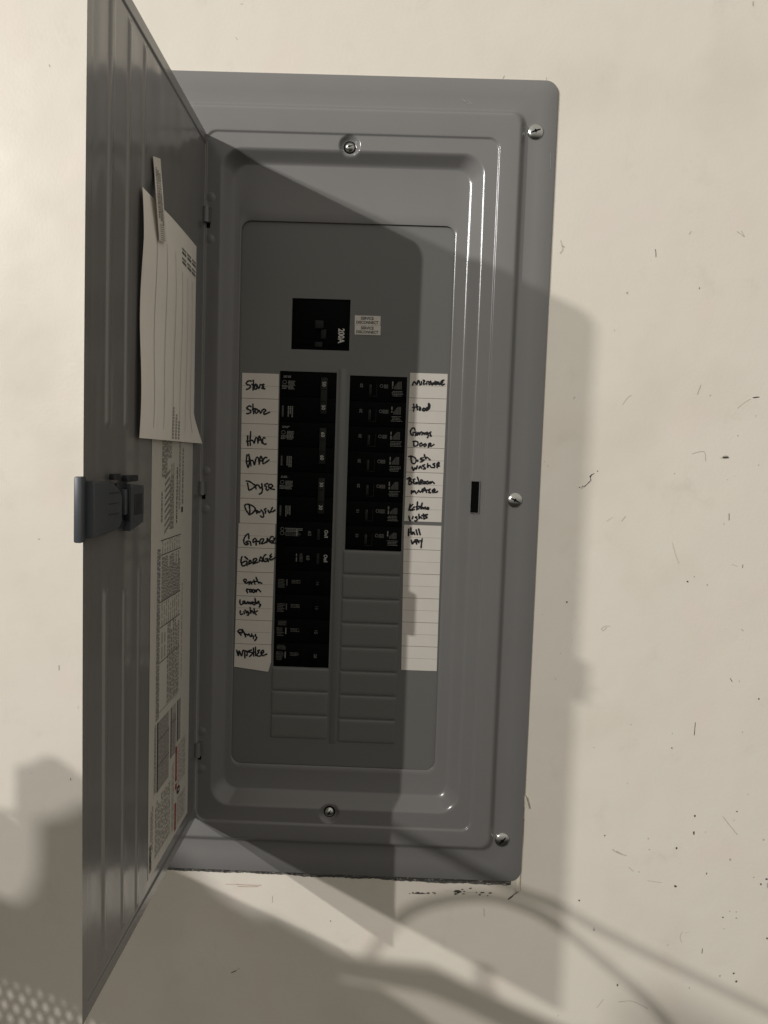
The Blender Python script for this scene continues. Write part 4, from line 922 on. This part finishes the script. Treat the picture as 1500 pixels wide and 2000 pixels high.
# narrow printed strip holding its top edge
strip = MB()
ST = [(299, 305), (313.5, 310)]; SBt = [(311, 520), (331, 524)]
def strip_pt(u, v, off=0.0):
    a = Vector((299 + 14.5 * u, 305 + 5 * u, 0)); b = Vector((311 + 14.5 * u, 470 + 4 * u, 0))
    q = a + (b - a) * v; s = sm((v - .22) / .25)
    xx = door_x(.14) - .0011 + RX + .0012 + .0050 * s + off
    return atx(q.x, q.y, xx)
n = 24; strip.add([strip_pt(u, j / n) for j in range(n + 1) for u in (0, 1)], [(2 * j, 2 * j + 1, 2 * j + 3, 2 * j + 2) for j in range(n)], 'label')
tp = strip.build('paper_strip', None, smooth=True, angle=0); tag(tp, 'narrow white strip of small print stuck across the top edge of the paper sheet', 'sticker')
mb = MB()
for c in range(3):
    v = .12 + c * .03
    while v < .72 + c * .03:
        L = rn.uniform(.008, .03); u = .25 + c * .22
        mb.add([strip_pt(u, v, .0003), strip_pt(u + .15, v, .0003), strip_pt(u + .15, v + L, .0003), strip_pt(u, v + L, .0003)], [(0, 1, 2, 3)], 'txt_g'); v += L + .008
for k in range(8):
    v = .80 + k * .025; mb.add([strip_pt(.3, v, .0003), strip_pt(.8, v, .0003), strip_pt(.8, v + .007, .0003), strip_pt(.3, v + .007, .0003)], [(0, 1, 2, 3)], 'txt_g')
o = mb.build('strip_print', tp)

# ------------------------------------------------------------------ unseen things behind the viewer; slabs and rods added to shade the lower wall
def back(px, py, L, dist):
    """where the ray from lamp L to a wall point passes the plane y = -dist"""
    p = at(px, py, 0); v = L - p; return p + v * (dist / -v.y)
def slab(name, pts_px, L, dist, thick, k, label, cat, holes=None):
    mb = MB(); f = [back(px, py, L, dist) for px, py in pts_px]; b = [p + Vector((0, -thick, 0)) for p in f]; n = len(f)
    mb.add(f + b, [tuple(range(n)), tuple(range(2 * n - 1, n - 1, -1))] + [(i, (i + 1) % n, n + (i + 1) % n, n + i) for i in range(n)], k)
    o = mb.build(name); tag(o, label, cat); return o
DD = 0.92
# near bulb: added shapes cut to the outline of its shadows on the wall
slab('shadow_slab', [(-300, 1725), (5, 1718), (20, 1690), (27, 1650), (29, 1612), (30, 1498), (60, 1490), (85, 1477), (108, 1478), (120, 1495), (128, 1540), (165, 1552), (330, 1700), (382, 1738), (422, 1752), (450, 1767), (520, 1806), (548, 1838), (575, 1848), (600, 1905),
                     (740, 1928), (800, 1965), (870, 2030), (870, 2500), (-300, 2500), (-300, 2010), (0, 1990), (150, 2060), (330, 2100), (330, 1995), (165, 1955), (60, 1905), (0, 1875), (-300, 1790)], L1, DD, .06, 'bin', 'added grey slab behind the viewer, cut to shade the lower wall', 'shadow caster')
slab('shadow_band', [(560, 1842), (620, 1852), (720, 1873), (840, 1883), (900, 1914), (1000, 1963), (1130, 2015), (1100, 2038), (960, 1990), (860, 1938), (780, 1906), (700, 1891), (570, 1868)], L1, DD + .08, .03, 'rubber', 'added dark band behind the viewer, shaped for its shadow on the wall', 'strap')
def cord(name, pts, L, dist, r, label):
    mb = MB(); P = smooth_path([back(px, py, L, dist) for px, py in pts], 6); mb.tube(P, r, 'rubber', 8); o = mb.build(name, None, smooth=True, angle=60); tag(o, label, 'cord')
cord('power_cord', [(700, 1900), (755, 1825), (800, 1780), (870, 1757), (950, 1752), (1010, 1766), (1080, 1800), (1165, 1868), (1260, 1950), (1340, 2040)], L1, DD, .0046, 'black cord arching between the things behind the viewer')
cord('power_cord', [(760, 1610), (860, 1662), (1000, 1735), (1080, 1766), (1165, 1812), (1300, 1880), (1540, 1995)], L1, DD + .02, .0044, 'black cord running straight past the things behind the viewer')
cord('shadow_rod', [(-160, 1578), (-60, 1582), (34, 1592)], L1, DD + .02, .0038, 'added thin dark rod behind the viewer, there for its shadow')  # unseen rod added for a thin shadow at the left
cord('shadow_stick', [(943, 1892), (948, 1930), (955, 1975)], L1, DD + .03, .0075, 'added short dark stick behind the viewer, there for its shadow')  # unseen stick added for a short upright shadow
# far bulb: second added blocker, cut to this lamp's own shadow outline
slab('far_shadow_slab', [(-400, 1748), (-20, 1742), (30, 1765), (58, 1740), (72, 1700), (74, 1604), (120, 1592), (165, 1568), (230, 1590), (330, 1705), (380, 1735), (420, 1745), (424, 1784), (470, 1800), (505, 1812), (512, 1784), (528, 1785), (535, 1828), (560, 1846), (720, 1873), (850, 1890), (1000, 1960), (1120, 2015), (1180, 2045), (-400, 2045)], L2, .45, .05, 'bin', 'added dark slab left of the viewer, cut to block the far lamp', 'shelf')
def basket():
    mb = MB(); top = lambda x: 1868 + (x + 60) * .36
    for k in range(-5, 22):
        x = -60 + k * 23
        for sg in (-1, 1):
            mb.tube([back(x, top(x), L1, .45), back(x + sg * 62, top(x + sg * 62) + 125, L1, .45)], .0025, 'rubber', 5)
    mb.tube([back(x, top(x), L1, .45) for x in (-180, 60, 250, 440)], .004, 'rubber', 6)
    tag(mb.build('wire_basket'), 'wire mesh basket hanging low to the left of the viewer, out of view', 'basket')
basket()
